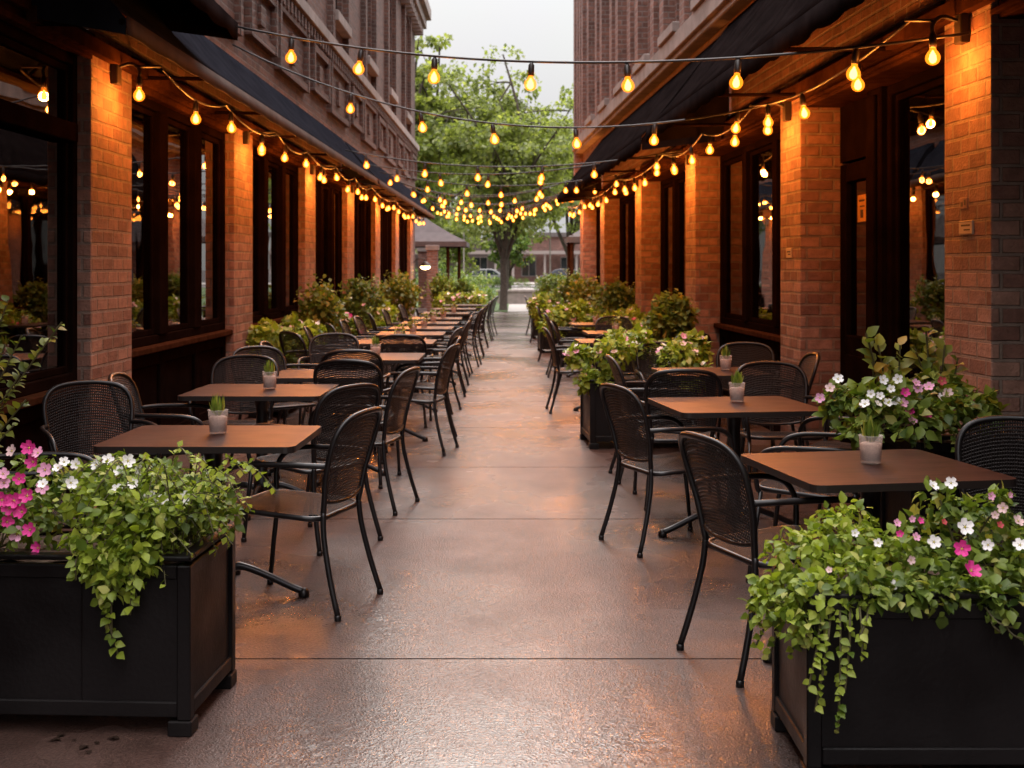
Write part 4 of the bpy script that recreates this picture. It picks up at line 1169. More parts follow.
# trailing vine
cl = []
for (px, py, d, r, n) in ((100, 500, 4.2, .12, 120), (125, 515, 4.1, .11, 120), (90, 540, 4.06, .08, 60), (140, 545, 4.03, .09, 80), (112, 560, 4.02, .08, 80), (150, 520, 4.1, .1, 80), (95, 562, 4.01, .07, 60), (132, 568, 4.0, .07, 60), (115, 585, 3.99, .05, 40)):
    cl.append((tuple(P3(px, py, d)), (r, r * .8, r * .75), n))
vines = []
for (px, py, tx, ty) in ((100, 545, 118, 655), (120, 545, 112, 640), (130, 545, 138, 600), (85, 545, 76, 580), (110, 548, 100, 605), (145, 548, 130, 615)):
    a = P3(px, py, 4.08); b = P3(tx, ty, 4.0)
    mid = a.lerp(b, .35); mid.y = 3.995
    vines.append(catmull([P3(px, py - 25, 4.2), a, mid, b], 6))
base = P3(110, 540, 4.25); base.z = zs
ls = cat_leaves(clump_leaves([(c, r, int(n * 1.35)) for c, r, n in cl], .034, up=.3, droop=.4), stem_leaves(vines, .034, .017, outward=(0, -1, 0)))
plant('trailing_vine', 'bright green vine spilling down the front of the left corner planter', 'vine', tuple(base), ls, M['leaf_lime'], 'ovate', None, vines + [stem_to(c[0], base) for c in cl])
# white flowers bush in the middle
cl = [(tuple(P3(px, py, d)), (r, r * .8, r * .7), n) for (px, py, d, r, n) in ((70, 495, 4.35, .12, 120), (115, 480, 4.4, .13, 130), (160, 490, 4.35, .13, 140), (195, 505, 4.3, .12, 120), (130, 500, 4.25, .12, 100), (215, 520, 4.35, .1, 80), (175, 520, 4.2, .1, 90))]
base = P3(140, 540, 4.35); base.z = zs
t = plant('flowering_plant', 'white flowering bedding plant in the middle of the left corner planter', 'plant', tuple(base), clump_leaves([(c, r, int(n * 1.35)) for c, r, n in cl], .033, up=.4), M['leaf'], 'ovate', 'bedding plants in the corner planters', [stem_to(c[0], base) for c in cl])
for (px, py) in ((108, 460), (96, 465), (119, 471), (98, 479), (133, 484), (117, 489), (150, 498), (163, 500), (157, 508), (58, 468), (76, 464), (43, 484), (71, 483), (64, 462), (140, 470), (186, 498), (128, 461)):
    put_flower(t, 'white', P3(px, py, 4.12 if py > 480 else 4.22) - base, .043, (0, -.9, .5))
# wispy plant at the right end
pths = []
for k in range(95):
    a = Vector((random.uniform(-1.36, -1.09), random.uniform(4.1, 4.5), zs)); ang = random.uniform(-.3, 2.6)
    rr = random.uniform(.08, .2); top = a + Vector((math.cos(ang) * rr * .7 , -abs(math.sin(ang)) * rr * .5, random.uniform(.08, .32)))
    end = top + Vector((math.cos(ang) * rr * .8 , -.08, random.uniform(-.16, .02)))
    pths.append(catmull([a, top, end], 6))
base = Vector((-1.2, 4.35, zs))
plant('trailing_plant', 'wispy lime plant arching over the right end of the left corner planter', 'plant', tuple(base), stem_leaves(pths, .028, .014), M['leaf_lime'], 'simple', None, pths, .002)
# magenta petunia
cl = [(tuple(P3(px, py, d)), (.1, .09, .08), n) for (px, py, d, n) in ((12, 500, 4.3, 120), (50, 530, 4.3, 90), (30, 515, 4.2, 90), (-20, 480, 4.35, 120), (38, 475, 4.4, 90), (-40, 510, 4.2, 120), (5, 525, 4.15, 70))]
base = P3(0, 540, 4.3); base.z = zs
t = plant('petunia', 'magenta and pink petunia at the left edge of the left corner planter', 'plant', tuple(base), clump_leaves(cl, .034), M['leaf'], 'ovate', 'bedding plants in the corner planters', [stem_to(c[0], base) for c in cl])
for (px, py, k) in ((19, 479, 'mag'), (4, 483, 'pink'), (14, 501, 'mag'), (27, 496, 'mag'), (3, 474, 'pink'), (38, 453, 'pink'), (33, 462, 'mag'), (12, 451, 'blush'), (29, 448, 'mag'), (38, 548, 'mag'), (30, 530, 'mag'), (7, 522, 'mag'), (17, 534, 'pink'), (10, 508, 'mag'), (2, 500, 'mag'), (42, 488, 'pink'), (22, 512, 'mag'), (-8, 470, 'pink'), (-12, 500, 'mag'), (45, 470, 'pink')):
    put_flower(t, k, P3(px, py, 4.1 if py > 490 else 4.2) - base, .048, (0, -1, .3))

# -- nearest right planter
planter('big black box planter filling the lower right corner of the photo', .85, 1.93, 3.64, 4.14, .56, 0, 1)
zs = .53
cl = [(tuple(P3(px, py, d)), (r, r * .8, r * .75), n) for (px, py, d, r, n) in ((800, 560, 3.85, .12, 150), (835, 545, 3.9, .13, 160), (780, 590, 3.8, .09, 110), (850, 580, 3.72, .11, 130), (815, 600, 3.68, .1, 120), (765, 610, 3.75, .06, 60), (845, 525, 4.0, .1, 110), (880, 560, 3.85, .1, 90), (800, 625, 3.66, .07, 70))]
vines = []
for (px, py, tx, ty) in ((840, 620, 838, 730), (830, 620, 815, 712), (860, 610, 862, 662), (820, 622, 808, 690), (785, 600, 768, 660), (770, 610, 756, 645), (800, 620, 790, 655), (850, 615, 845, 690), (868, 610, 858, 640)):
    dd = 3.58 if px > 810 else 3.8
    a = P3(px, py, dd + .04); b = P3(tx, ty, dd)
    vines.append(catmull([P3(px, py - 30, dd + .15), a, a.lerp(b, .4) + Vector((0, -.015, 0)), b], 6))
base = P3(830, 600, 3.9); base.z = zs
ls = cat_leaves(clump_leaves([(c, r, int(n * 1.35)) for c, r, n in cl], .03, up=.3, droop=.4), stem_leaves(vines, .029, .018, outward=(0, -1, 0)))
plant('trailing_vine', 'lime green vine hanging over the left corner of the right corner planter', 'vine', tuple(base), ls, M['leaf_lime'], 'ovate', None, vines + [stem_to(c[0], base) for c in cl])
cl = [(tuple(P3(px, py, d)), (r, r * .8, r * .75), n) for (px, py, d, r, n) in ((900, 560, 3.85, .12, 130), (940, 575, 3.8, .12, 140), (925, 540, 3.95, .11, 110), (990, 570, 3.85, .13, 150), (965, 595, 3.72, .09, 100), (1035, 580, 3.8, .13, 150), (1080, 570, 3.85, .13, 130), (905, 590, 3.7, .07, 60), (1000, 540, 4.0, .12, 120), (1060, 540, 4.0, .12, 100), (900, 596, 3.64, .06, 50), (940, 598, 3.63, .06, 50), (1000, 600, 3.63, .06, 60), (940, 500, 3.9, .06, 40), (995, 508, 3.9, .07, 50), (960, 515, 3.9, .07, 50), (870, 590, 3.64, .06, 50))]
base = P3(960, 610, 3.9); base.z = zs
vines = []
for (px, py, tx, ty) in ((975, 590, 1015, 628), (985, 600, 1000, 632), (990, 595, 1030, 640)):
    vines.append(catmull([P3(px, py, 3.72), P3((px + tx) / 2, ty - 8, 3.6), P3(tx, ty, 3.6)], 6))
ls = cat_leaves(clump_leaves([(c, r, int(n * 1.3)) for c, r, n in cl], .035, up=.4), stem_leaves(vines, .028, .03, outward=(0, -1, 0)))
t = plant('flowering_plant', 'white, pink and magenta bedding flowers filling the right corner planter', 'plant', tuple(base), ls, M['leaf'], 'ovate', 'bedding plants in the corner planters', [stem_to(c[0], base) for c in cl] + vines)
for (px, py, k, sz) in ((965, 527, 'white', .08), (934, 542, 'white', .055), (878, 543, 'white', .036), (916, 537, 'pink', .04), (911, 560, 'blush', .035), (962, 549, 'mag', .06), (971, 571, 'mag', .065), (1020, 545, 'white', .05), (1018, 521, 'blush', .05), (897, 523, 'pink', .03), (920, 521, 'mag', .03), (912, 519, 'pink', .028), (988, 545, 'white', .05), (933, 486, 'white', .045), (951, 483, 'white', .05), (991, 496, 'pink', .03), (1003, 508, 'blush', .05), (900, 534, 'mag', .03), (944, 522, 'red', .026), (893, 585, 'white', .035), (995, 515, 'blush', .035), (1010, 495, 'pink', .03), (829, 570, 'blush', .025), (1000, 525, 'red', .03), (855, 533, 'white', .03), (1030, 530, 'pink', .05)):
    put_flower(t, k, P3(px, py, 3.63 if py > 540 else 3.76) - base, sz * .78, (0, -1, .4))

# -- tall box by the right pillar
planter('tall black planter against the nearest right brick pillar', 1.8, 2.34, 5.72, 6.16, .74, RROT, 1)
cl = [(tuple(P3(px, py, d)), (r, r * .8, r * .7), n) for (px, py, d, r, n) in ((865, 405, 5.85, .14, 130), (900, 400, 5.8, .15, 150), (935, 410, 5.75, .14, 140), (975, 410, 5.85, .13, 140), (845, 415, 5.85, .1, 70), (915, 425, 5.7, .12, 90), (860, 430, 5.75, .08, 60), (985, 420, 5.9, .1, 90), (835, 400, 5.9, .08, 60), (940, 390, 5.95, .14, 100))]
base = P3(920, 430, 5.9); base.z = .7
vines = [catmull([P3(px, py, 5.74), P3(tx, (py + ty) / 2, 5.66), P3(tx, ty, 5.66)], 5) for px, py, tx, ty in ((930, 425, 925, 448), (950, 425, 955, 450), (915, 425, 910, 444), (870, 425, 862, 446), (890, 425, 880, 440))]
t = plant('flowering_plant', 'loose white and magenta flowers in the tall planter by the right pillar', 'plant', tuple(base), cat_leaves(clump_leaves(cl, .05, up=.4), stem_leaves(vines, .035, .02, outward=(0, -1, 0))), M['leaf'], 'ovate', None, [stem_to(c[0], base) for c in cl] + vines)
for (px, py, k) in ((898, 379, 'white'), (883, 380, 'white'), (871, 394, 'white'), (891, 389, 'white'), (878, 404, 'white'), (865, 404, 'white'), (888, 403, 'white'), (896, 401, 'white'), (916, 383, 'pink'), (929, 387, 'pink'), (905, 393, 'mag'), (918, 388, 'pink'), (942, 381, 'red'), (910, 412, 'mag'), (926, 416, 'mag'), (903, 403, 'pink'), (941, 398, 'white'), (838, 379, 'white'), (830, 388, 'blush'), (820, 398, 'pink'), (880, 396, 'white'), (912, 420, 'pink'), (948, 393, 'blush')):
    put_flower(t, k, P3(px, py, 5.68) - base, .045, (0, -1, .5))
pths = [catmull([P3(px, 410, 6.05), P3((px + tx) / 2 + 3, (410 + ty) / 2, 6.02), P3(tx, ty, 6.0)], 6) for px, tx, ty in ((880, 866, 333), (884, 878, 345), (890, 900, 345), (925, 926, 330), (928, 915, 348), (930, 945, 345), (900, 890, 365), (920, 932, 360), (940, 958, 358), (870, 872, 362))]
base = P3(905, 415, 6.05); base.z = .7
plant('leafy_shrub', 'upright shrub with broad yellow green leaves behind the white and magenta flowers', 'shrub', tuple(base), stem_leaves(pths, .075, .028, outward=(0, -.6, .2)), M['leaf_gold'], 'ovate', None, pths, .005)

# -- golden branch shrub at the left edge
pths = []
for (px, py, tx, ty, d) in ((-40, 440, 62, 322, 5.5), (-45, 450, 20, 375, 5.4), (-40, 430, 8, 300, 5.6), (-45, 470, 14, 425, 5.3), (-50, 430, -5, 330, 5.5), (-40, 460, 26, 400, 5.45), (-30, 420, 5, 345, 5.6), (-40, 440, 22, 335, 5.5)):
    pths.append(catmull([P3(px, py + 40, d), P3(px * .5 + tx * .5, py * .5 + ty * .5 + 12, d), P3(tx, ty, d)], 8))
planter('small black planter box at the left wall behind the petunias', -2.62, -2.3, 5.2, 5.75, .5, 0, 1)
base = Vector((-2.46, 5.5, .47))
plant('leafy_shrub', 'golden twiggy shrub reaching in at the left edge of the photo', 'shrub', tuple(base), stem_leaves(pths, .045, .02), M['leaf_gold'], 'ovate', None, pths + [[base, p[0]] for p in pths], .004)

# -- row planters
def row_planter(label, plabel, x0, x1, y0, y1, h, rz, kinds, nfl, lm, spread=1.0, top=.32, leaf=.05, fsize=.06, dens=1.0):
    planter(label, x0, x1, y0, y1, h, rz, 1)
    cx, cy_ = (x0 + x1) / 2, (y0 + y1) / 2; a, b = (x1 - x0) / 2, (y1 - y0) / 2
    cl = []
    n = max(5, int(9 * spread))
    for k in range(n):
        x = cx + a * random.uniform(-.95, .95) * spread; y = cy_ + b * random.uniform(-.95, .9) * spread
        r = random.uniform(.11, .18)
        cl.append(((x, y, h + random.uniform(.02, top * .6)), (r, r, r * .8), int(95 * dens)))
    for k in range(5):   # spill over the rim
        s_ = random.choice((-1, 1)) if x0 > 0 else 1
        cl.append(((cx + random.choice((-1, 1)) * a * random.uniform(.7, 1.05), y0 - .01 + random.uniform(0, .2), h - .02), (.09, .08, .09), int(50 * dens)))
    base = (cx, cy_, h - .03)
    t = plant('flowering_plant', plabel, 'plant', base, clump_leaves(cl, leaf, up=.35), lm, 'simple' if cy_ > 12 else 'ovate', 'flowers in the row planters', [stem_to(c[0], base) for c in cl[:n]])
    scatter_flowers(t, [((c[0][0] - base[0], c[0][1] - base[1], c[0][2] - base[2]), c[1], 0) for c in cl[:n]], kinds, nfl, fsize)
    return t
row_planter('black box planter jutting to the aisle behind the second right table', 'pale pink flowers and lime leaves in the planter behind the second right table', .6, 1.5, 10.43, 11.1, .58, R(4), ['blush', 'white', 'pink'], 44, M['leaf_lime'], 1.25, .5, .055, .06, 2.4)
row_planter('black aisle planter, second back on the right side', 'lime leaves with pink dots in the second right aisle planter', .58, 1.3, 18.7, 19.3, .57, RROT, ['blush', 'pink', 'white'], 22, M['leaf_lime'], 1.3, .55, .07, .075, 1.7)
row_planter('black aisle planter, third back on the right side', 'pale flowers in the third right aisle planter', .43, 1.1, 22.2, 22.9, .58, RROT, ['blush', 'white'], 18, M['leaf_lime'], 1.3, .55, .07, .075, 1.7)
row_planter('black aisle planter, farthest on the right side', 'pale flowers in the farthest right aisle planter', .36, .95, 26.7, 27.3, .6, RROT, ['blush', 'white'], 12, M['leaf'], 1.15, .5, .08, .08, .8)
row_planter('black planter at the third right pillar', 'red and pink flowers under the golden shrub at the third right pillar', 1.5, 1.96, 13.8, 14.6, .62, RROT, ['red', 'pink', 'blush'], 26, M['leaf_lime'], 1.2, .5, .06, .06, 1.6)
row_planter('black planter along the right wall past the third pillar', 'pink and red flowers along the right wall past the third pillar', 1.25, 1.72, 16.3, 18.2, .6, RROT, ['pink', 'red', 'blush'], 30, M['leaf_lime'], 1.15, .5, .07, .07, 1.8)
row_planter('black planter along the right wall near its far end', 'mixed flowers along the right wall near its far end', .98, 1.45, 21.2, 22.0, .6, RROT, ['pink', 'blush'], 14, M['leaf'], 1.1, .42, .08, .08, .9)
row_planter('black planter along the left wall beside the fifth table', 'lime plant with white flowers along the left wall beside the fifth table', -2.68, -2.3, 12.6, 14.9, .56, 0, ['white', 'blush'], 26, M['leaf_lime'], 1.1, .5, .08, .06, 1.5)
row_planter('black planter along the left wall beside the seventh table', 'pink flowers along the left wall beside the seventh table', -2.66, -2.15, 15.9, 17.6, .56, 0, ['pink', 'mag', 'blush', 'white'], 30, M['leaf'], 1.05, .45, .08, .065, 1.2)
row_planter('black planter along the left wall beside the tenth table', 'pink and white flowers along the left wall beside the tenth table', -2.5, -2.05, 19.8, 22.2, .56, 0, ['pink', 'blush', 'white'], 30, M['leaf_lime'], 1.05, .45, .08, .07, 1.2)
row_planter('black planter across the end of the left row', 'pale pink flowers in the planter across the end of the left row', -1.8, -.72, 29.2, 29.8, .58, 0, ['blush', 'white', 'pink'], 40, M['leaf_lime'], 1.05, .42, .08, .085, 1.5)
def round_shrub(label, x, y, z0, r, rz_, lm, box=True, h=.5):
    if box:
        planter('square black pot holding ' + label.replace(' in a pot', ''), x - .24, x + .24, y - .24, y + .24, h, 0, 1, .04, 'square black shrub pots')
    cl = [((x, y, z0), (r * .7, r * .7, rz_ * .75), 260)]
    for k in range(13):
        d = Vector((random.gauss(0, 1), random.gauss(0, 1), random.gauss(.2, .9))).normalized()
        cl.append(((x + d.x * r * .7, y + d.y * r * .7, z0 + d.z * rz_ * .75), (r * .36, r * .36, rz_ * .36), 75))
    spr = []
    for k in range(22):
        d = Vector((random.gauss(0, 1), random.gauss(0, 1), random.gauss(.6, .7))).normalized()
        spr.append(catmull([(x + d.x * r * .5, y + d.y * r * .5, z0 + d.z * rz_ * .5), (x + d.x * r * 1.25, y + d.y * r * 1.25, z0 + d.z * rz_ * 1.2 + .05)], 3))
    base = (x, y, h - .02)
    plant('round_shrub', label, 'shrub', base, cat_leaves(clump_leaves(cl, .075, up=.1, droop=.1), stem_leaves(spr, .06, .03)), lm, 'simple', 'potted shrubs', [stem_to(c[0], base) for c in cl[:6]] + [[base, (x, y, z0)]], .008)
round_shrub('golden green shrub at the third right pillar', 1.66, 13.2, .92, .24, .27, M['leaf_gold'])
round_shrub('boxwood ball between the far right pillars', 1.52, 18.9, .98, .32, .3, M['leaf_deep'])
round_shrub('boxwood ball, second back along the right wall', 1.3, 23.0, 1.0, .32, .34, M['leaf_gold'])
round_shrub('boxwood ball, third back along the right wall', 1.12, 25.2, 1.05, .33, .34, M['leaf_deep'])
round_shrub('dark shrub past the end of the right wall', .85, 29.6, .98, .36, .36, M['leaf_deep'])
round_shrub('loose shrub at the third left pillar', -2.36, 15.5, .92, .32, .4, M['leaf_gold'])
round_shrub('dense shrub at the fourth left pillar', -2.3, 18.75, .95, .34, .38, M['leaf_deep'])
round_shrub('big golden shrub at the fifth left pillar', -2.12, 22.9, .98, .4, .42, M['leaf_gold'])
round_shrub('bright green shrub past the left row of tables', -1.85, 31.0, .98, .32, .32, M['leaf'])
round_shrub('low dark shrub beside the mauve canopy post', -1.45, 33.2, .9, .32, .28, M['leaf_deep'])

# ------------------------------------------------------------------ trees
def tree(label, x, y, trunk_h, height, rx, rz_, r0, leaf, nclump, perclump, lm, seed, limbs=7, lean=0.0, cname='shade_tree'):
    random.seed(seed)
    t = thing(cname, label, 'tree', (x, y, 0), 0, 'trees at the end of the alley')
    g = G(); tips = []
    czz = trunk_h + (height - trunk_h) * .47
    def ell(d, s=1.0): return Vector((d.x * rx * s, d.y * rx * s, czz + d.z * rz_ * s))
    top = Vector((lean, 0, trunk_h))
    g.tube(catmull([(0, 0, -.05), (lean * .3 + .03, .02, trunk_h * .5), top], 5), [r0 * (1.35 if i == 0 else 1.05 - .25 * i / 10) for i in range(11)], 10)
    def limb(a, b, r, depth):
        k = (b - a).length
        mid = a.lerp(b, .45) + Vector((random.uniform(-.12, .12), random.uniform(-.12, .12), .1 if depth == 0 else .05)) * k
        pth = catmull([a, mid, b], 5)
        g.tube(pth, [r * (1 - .72 * i / (len(pth) - 1)) for i in range(len(pth))], 7 if depth == 0 else 5, cap=False)
        tips.append(b)
        if depth < 2:
            for q in range(4 if depth == 0 else 3):
                s_ = random.uniform(.35, .95); p = pth[int(s_ * (len(pth) - 1))]
                d = Vector((random.gauss(0, 1), random.gauss(0, 1), random.gauss(.15, .8))).normalized()
                e = ell(d, random.uniform(.65, 1.0))
                e = p + (e - p) * min(1.0, (1.9 if depth == 0 else 1.1) * rx * .33 / max(.01, (e - p).length) * random.uniform(.8, 1.5))
                limb(p, e, r * .42, depth + 1)
    for k in range(limbs):
        a = 2 * PI * (k + random.uniform(-.25, .25)) / limbs
        el = random.uniform(-.12, 1.2)
        d = Vector((math.cos(a) * math.cos(el), math.sin(a) * math.cos(el), math.sin(el)))
        limb(top - Vector((0, 0, random.uniform(0, trunk_h * .22))), ell(d, random.uniform(.75, .98)), r0 * .55, 0)
    limb(top, Vector((lean, 0, height * .95)), r0 * .7, 0)
    g.obj('trunk', M['bark'], t, smooth=True)
    cl = []
    for k in range(nclump):
        p = random.choice(tips) + Vector((random.gauss(0, .3), random.gauss(0, .3), random.gauss(0, .25)))
        r = random.uniform(.22, .5) * (rx / 3) ** .5
        cl.append((tuple(p), (r, r, r * .6), perclump))
    Pp, D, N, Ls = clump_leaves(cl, leaf, up=.1, droop=.35, fill=.15)
    link('crown', leaf_mesh('crown', Pp, D, N, Ls, lm, 'simple'), t)
    return t
tree('leafy street tree with forked trunk standing at the end of the alley', -.42, 44, 1.85, 9.5, 3.6, 3.9, .14, .15, 560, 38, M['leaf_tree'], 11, 8)
tree('tall tree just past the far left building corner', -4.1, 46, 3.0, 10.6, 2.1, 4.2, .2, .17, 420, 50, M['leaf_tree2'], 5, 8)
tree('smaller tree behind the far right canopy', 2.35, 54, 2.2, 9.4, 2.9, 3.6, .16, .17, 220, 44, M['leaf_tree'], 21, 7)
tree('broad tree deeper in the park, left of the forked tree', -5.2, 70, 2.4, 11.5, 4.4, 4.6, .22, .24, 300, 40, M['leaf_tree2'], 31, 7)
tree('broad tree deeper in the park, behind the forked tree', -.6, 80, 2.6, 11.0, 4.6, 4.2, .2, .25, 260, 40, M['leaf_tree2'], 41, 7)
tree('low bushy tree by the far street, on the left', -5.2, 92, 1.2, 6.6, 3.6, 2.9, .16, .24, 170, 40, M['leaf_tree'], 61, 7)
tree('low bushy tree by the far street, half behind the forked trunk', -.4, 93, 1.2, 5.6, 2.4, 2.4, .14, .22, 120, 40, M['leaf_deep'], 71, 6)
tree('low bushy tree by the far street, on the right', 7.2, 92, 1.1, 6.4, 3.4, 2.9, .16, .24, 170, 40, M['leaf_tree'], 81, 7)
tree('broad tree deeper in the park, on the far right', 6.3, 76, 2.4, 12.0, 4.4, 4.8, .22, .25, 280, 40, M['leaf_tree'], 51, 7)
random.seed(99)

# ------------------------------------------------------------------ far street
t = thing('low_wall', 'low pale stone wall across the path behind the forked tree', 'wall', (.35, 52.5, 0))
g = G(); g.box(-1.1, 1.1, -.2, .2, 0, .5); g.obj('wall', M['stone'], t, bevel=.01)
g = G(); g.box(-1.16, 1.16, -.25, .25, .5, .6); g.obj('coping', M['stone'], t, bevel=.015)
def hedge(label, x0, x1, y0, y1, h, lm):
    cl = []
    n = int((x1 - x0) / .3)
    for k in range(n * 2):
        cl.append(((random.uniform(x0, x1), random.uniform(y0, y1), random.uniform(h * .35, h * .75)), (.26, .26, .26), 80))
    base = ((x0 + x1) / 2, (y0 + y1) / 2, 0)
    t = thing('hedge', label, 'hedge', base, 0, 'hedges on the lawn')
    Pp, D, N, Ls = clump_leaves(cl, .09, up=.3)
    link('foliage', leaf_mesh('foliage', Pp - np.array(base), D, N, Ls, lm, 'simple'), t)
    g = G()
    for k in range(n):
        x = x0 + (x1 - x0) * (k + .5) / n - base[0]; g.tube([(x, 0, 0), (x + .04, 0, h * .6)], .012, 5)
    g.obj('stem', M['bark'], t)
hedge('clipped hedge on the lawn left of the forked tree', -3.6, -.9, 50.5, 51.3, .65, M['leaf'])
hedge('clipped hedge on the lawn right of the low stone wall', 1.6, 4.2, 51.0, 51.8, .75, M['leaf_deep'])
hedge('dark hedge along the kerb of the far street', -9, 8.5, 89.2, 90.0, .9, M['leaf_deep'])
def park_shrub(label, x, y, r, h, lm):
    cl = [((x + random.uniform(-r, r) * .6, y + random.uniform(-r, r) * .5, h * random.uniform(.3, .75)), (r * .45, r * .45, h * .3), 120) for _ in range(9)]
    base = (x, y, 0)
    plant('park_shrub', label, 'shrub', base, clump_leaves(cl, .11, up=.3), lm, 'simple', 'shrubs on the lawn', [stem_to(c[0], base) for c in cl[:5]], .012)
for lab_, x_, y_, r_, h_, m_ in (('bright bushy shrub on the lawn just left of the forked trunk', -1.9, 47.5, .8, 1.0, 'leaf_lime'), ('dark bushy shrub on the lawn near the left hedge', -3.3, 48.6, .9, 1.3, 'leaf_deep'), ('low lime shrub on the lawn right of the path', 2.2, 48.0, .7, .8, 'leaf_lime'),
                                 ('round green shrub beside the path past the stone wall', 2.6, 58.0, 1.0, 1.3, 'leaf'), ('spreading green shrub past the stone wall on the left', -2.2, 60.0, 1.3, 1.4, 'leaf'), ('tall dark shrub far down the lawn on the left', -4.3, 66.0, 1.5, 2.2, 'leaf_deep'), ('tall dark shrub far down the lawn on the right', 4.6, 66.0, 1.6, 2.2, 'leaf_deep')):
    park_shrub(lab_, x_, y_, r_, h_, M[m_])
def lamp_post(label, x, y, h):
    t = thing('lamp_post', label, 'lamp post', (x, y, 0))
    g = G(); g.lathe([(.09, 0), (.09, .25), (.05, .3), (.045, h - .3), (.03, h)], 10); g.obj('pole', M['white_paint'], t, smooth=True)
    g = G(); g.lathe([(.001, h + .34), (.1, h + .3), (.17, h + .14), (.12, h), (.001, h)], 12); g.obj('lamp_head', M['white_paint'], t, smooth=True)
lamp_post('pale lamp post by the street right of the forked tree', 2.3, 82.0, 4.2)
lamp_post('pale lamp post by the street left of the forked tree', -3.6, 88.0, 4.2)
def car(label, x, y, rz, paint):
    t = thing('parked_car', label, 'car', (x, y, 0), rz, 'cars parked on the street')
    prof = [(-2.1, .32), (-2.15, .62), (-2.05, .82), (-1.55, .92), (-.95, 1.36), (-.6, 1.43), (.35, 1.43), (.7, 1.36), (1.25, .96), (1.95, .84), (2.12, .66), (2.12, .34), (1.72, .3), (1.62, .52), (1.35, .62), (1.08, .52), (.98, .26), (-.98, .26), (-1.08, .52), (-1.35, .62), (-1.62, .52), (-1.72, .3)]
    g = G(); n = len(prof)
    rows = []
    for w_, ins in ((-.86, .05), (-.82, 0), (.82, 0), (.86, .05)):
        rows.append([(px * (1 - .02 * (ins > 0)), w_ * (1 - .14 * max(0, (pz - .92) / .5)), pz - ins * .3) for px, pz in prof])
    V = [p for r in rows for p in r]
    Fs = [(i * n + j, i * n + (j + 1) % n, (i + 1) * n + (j + 1) % n, (i + 1) * n + j) for i in range(3) for j in range(n)] + [tuple(range(n))[::-1], tuple(range(3 * n, 4 * n))]
    g.add(V, Fs); g.obj('body', paint, t, bevel=.02)
    for s_ in (-1, 1):
        g = G()
        for pl in ([(-1.35, .95), (-.9, 1.31), (-.1, 1.36), (-.1, .95)], [(0, .95), (0, 1.36), (.45, 1.34), (.98, .98)]):
            p = [(a, s_ * (.866 - .12 * max(0, (z - .92) / .5)), z) for a, z in pl]
            q = [(a, s_ * (.85 - .12 * max(0, (z - .92) / .5)), z) for a, z in pl]
            g.add(p + q, [(0, 1, 2, 3), (7, 6, 5, 4), (0, 4, 5, 1), (1, 5, 6, 2), (2, 6, 7, 3), (3, 7, 4, 0)])
        g.obj('side_window', M['car_glass'], t)
        for wx in (-1.35, 1.35):
            g = G(); pr = [(.18, -.09), (.3, -.1), (.31, 0), (.3, .1), (.18, .09)]
            g.lathe(pr, 18); g.V = [(wx + a, s_ * .78 + c, b + .31) for a, b, c in g.V]
            wh = g.obj('wheel', M['tyre'], t, smooth=True)
            g = G(); g.lathe([(.001, .06), (.1, .07), (.19, .05), (.19, -.05), (.001, -.06)], 14); g.V = [(wx + a, s_ * .8 + c, b + .31) for a, b, c in g.V]
            g.obj('rim', M['rim'], wh, smooth=True)
        g = G(); g.box(2.05, 2.13, s_ * .5, s_ * .78, .62, .76); g.obj('headlight', M['headlight'], t, bevel=.01)
        g = G(); g.box(-2.14, -2.06, s_ * .5, s_ * .78, .66, .8); g.obj('taillight', M['p_red'], t, bevel=.01)
    g = G()
    for a, b, c, d in ((.74, 1.325, 1.22, .975), (-.98, 1.325, -1.5, .945)):
        sg = 1 if a > 0 else -1
        p = [(a, -.66, b + .02), (a, .66, b + .02), (c, .76, d + .02), (c, -.76, d + .02)]; q = [(x_ - sg * .03, y_, z_ - .03) for x_, y_, z_ in p]
        g.add(p + q, [(0, 1, 2, 3), (7, 6, 5, 4), (0, 4, 5, 1), (1, 5, 6, 2), (2, 6, 7, 3), (3, 7, 4, 0)])
    g.obj('windscreen', M['car_glass'], t)
car('white car parked on the street just left of the forked tree', -2.3, 100.5, R(4), M['car_white'])
car('dark car parked on the street right of the forked tree', 3.9, 101.0, R(178), M['car_dark'])
car('dark car parked at the far kerb on the left', -7.0, 108.0, 0, M['car_dark'])
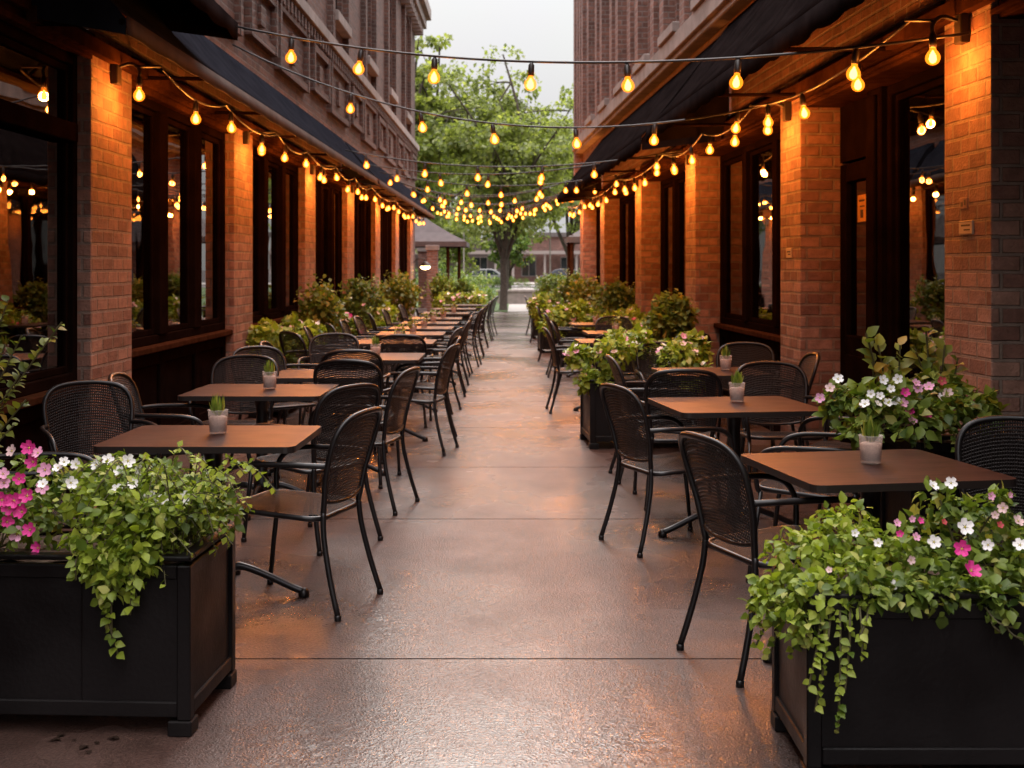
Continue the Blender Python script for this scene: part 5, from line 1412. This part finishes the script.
def far_block(label, x0, x1, y, h, m, cols, storeys, porch):
    t = thing('street_building', label, 'building', ((x0 + x1) / 2, y, 0), 0, 'buildings across the street')
    a = (x1 - x0) / 2
    g = G(); g.box(-a, a, 0, 9, 0, h); g.obj('wall', m, t)
    g = G(); g.box(-a - .3, a + .3, -.35, 9.2, h, h + .45); g.obj('roof', M['roofing'], t)
    for st in range(storeys):
        for i in range(cols):
            x = -a + 2 * a * (i + .5) / cols; z = .6 + st * 3.4
            g = G(); g.box(x - .8, x + .8, -.06, .02, z, z + 2.1); f = g.obj('window', M['white_paint'], t)
            g = G(); g.box(x - .7, x - .04, -.075, -.05, z + .1, z + 2.0); g.box(x + .04, x + .7, -.075, -.05, z + .1, z + 2.0); g.obj('pane', M['dark_pane'], f)
    if porch:
        g = G(); g.box(-a, a, -2.4, -.36, 2.95, 3.3); g.obj('porch_roof', M['white_paint'], t)
        for i in range(porch):
            x = -a + .4 + (2 * a - .8) * i / (porch - 1)
            g = G(); g.lathe([(.2, 0), (.2, .2), (.14, .25), (.12, 2.75), (.2, 2.95)], 12, (x, -2.1, 0)); g.obj('column', M['white_paint'], t, smooth=True)
far_block('pale rendered building with white porch columns across the street on the left', -22, -1.6, 131, 4.2, M['pale_render'], 5, 1, 6)
far_block('pink brick building with white porch columns across the street on the right', -.6, 20, 132, 4.8, M['brick_pale'], 5, 1, 7)
# damp fallen leaves by the left planter
lm_ = mat('dead_leaf', (0.03, 0.016, 0.01), 0.5)
for k in range(9):
    p = P3(random.uniform(48, 140), random.uniform(722, 752), 4.0); y_ = F * HC / (random.uniform(722, 752) - VY); x_ = (random.uniform(48, 140) - VX) * y_ / F
    Pp = np.zeros((1, 3)); a_ = random.uniform(0, 6)
    o = link('fallen_leaf', leaf_mesh('fallen_leaf', Pp, np.array([[math.cos(a_), math.sin(a_), 0.05]]), np.array([[0, .15, 1.]]), np.array([random.uniform(.018, .045)]), lm_), None, (x_, y_, .004))
    o['label'] = 'dark damp fallen leaf on the concrete under the left corner planter'; o['category'] = 'leaf'; o['group'] = 'fallen leaves'
print('BULBS', NB[0], 'OBJECTS', len(sc.objects))
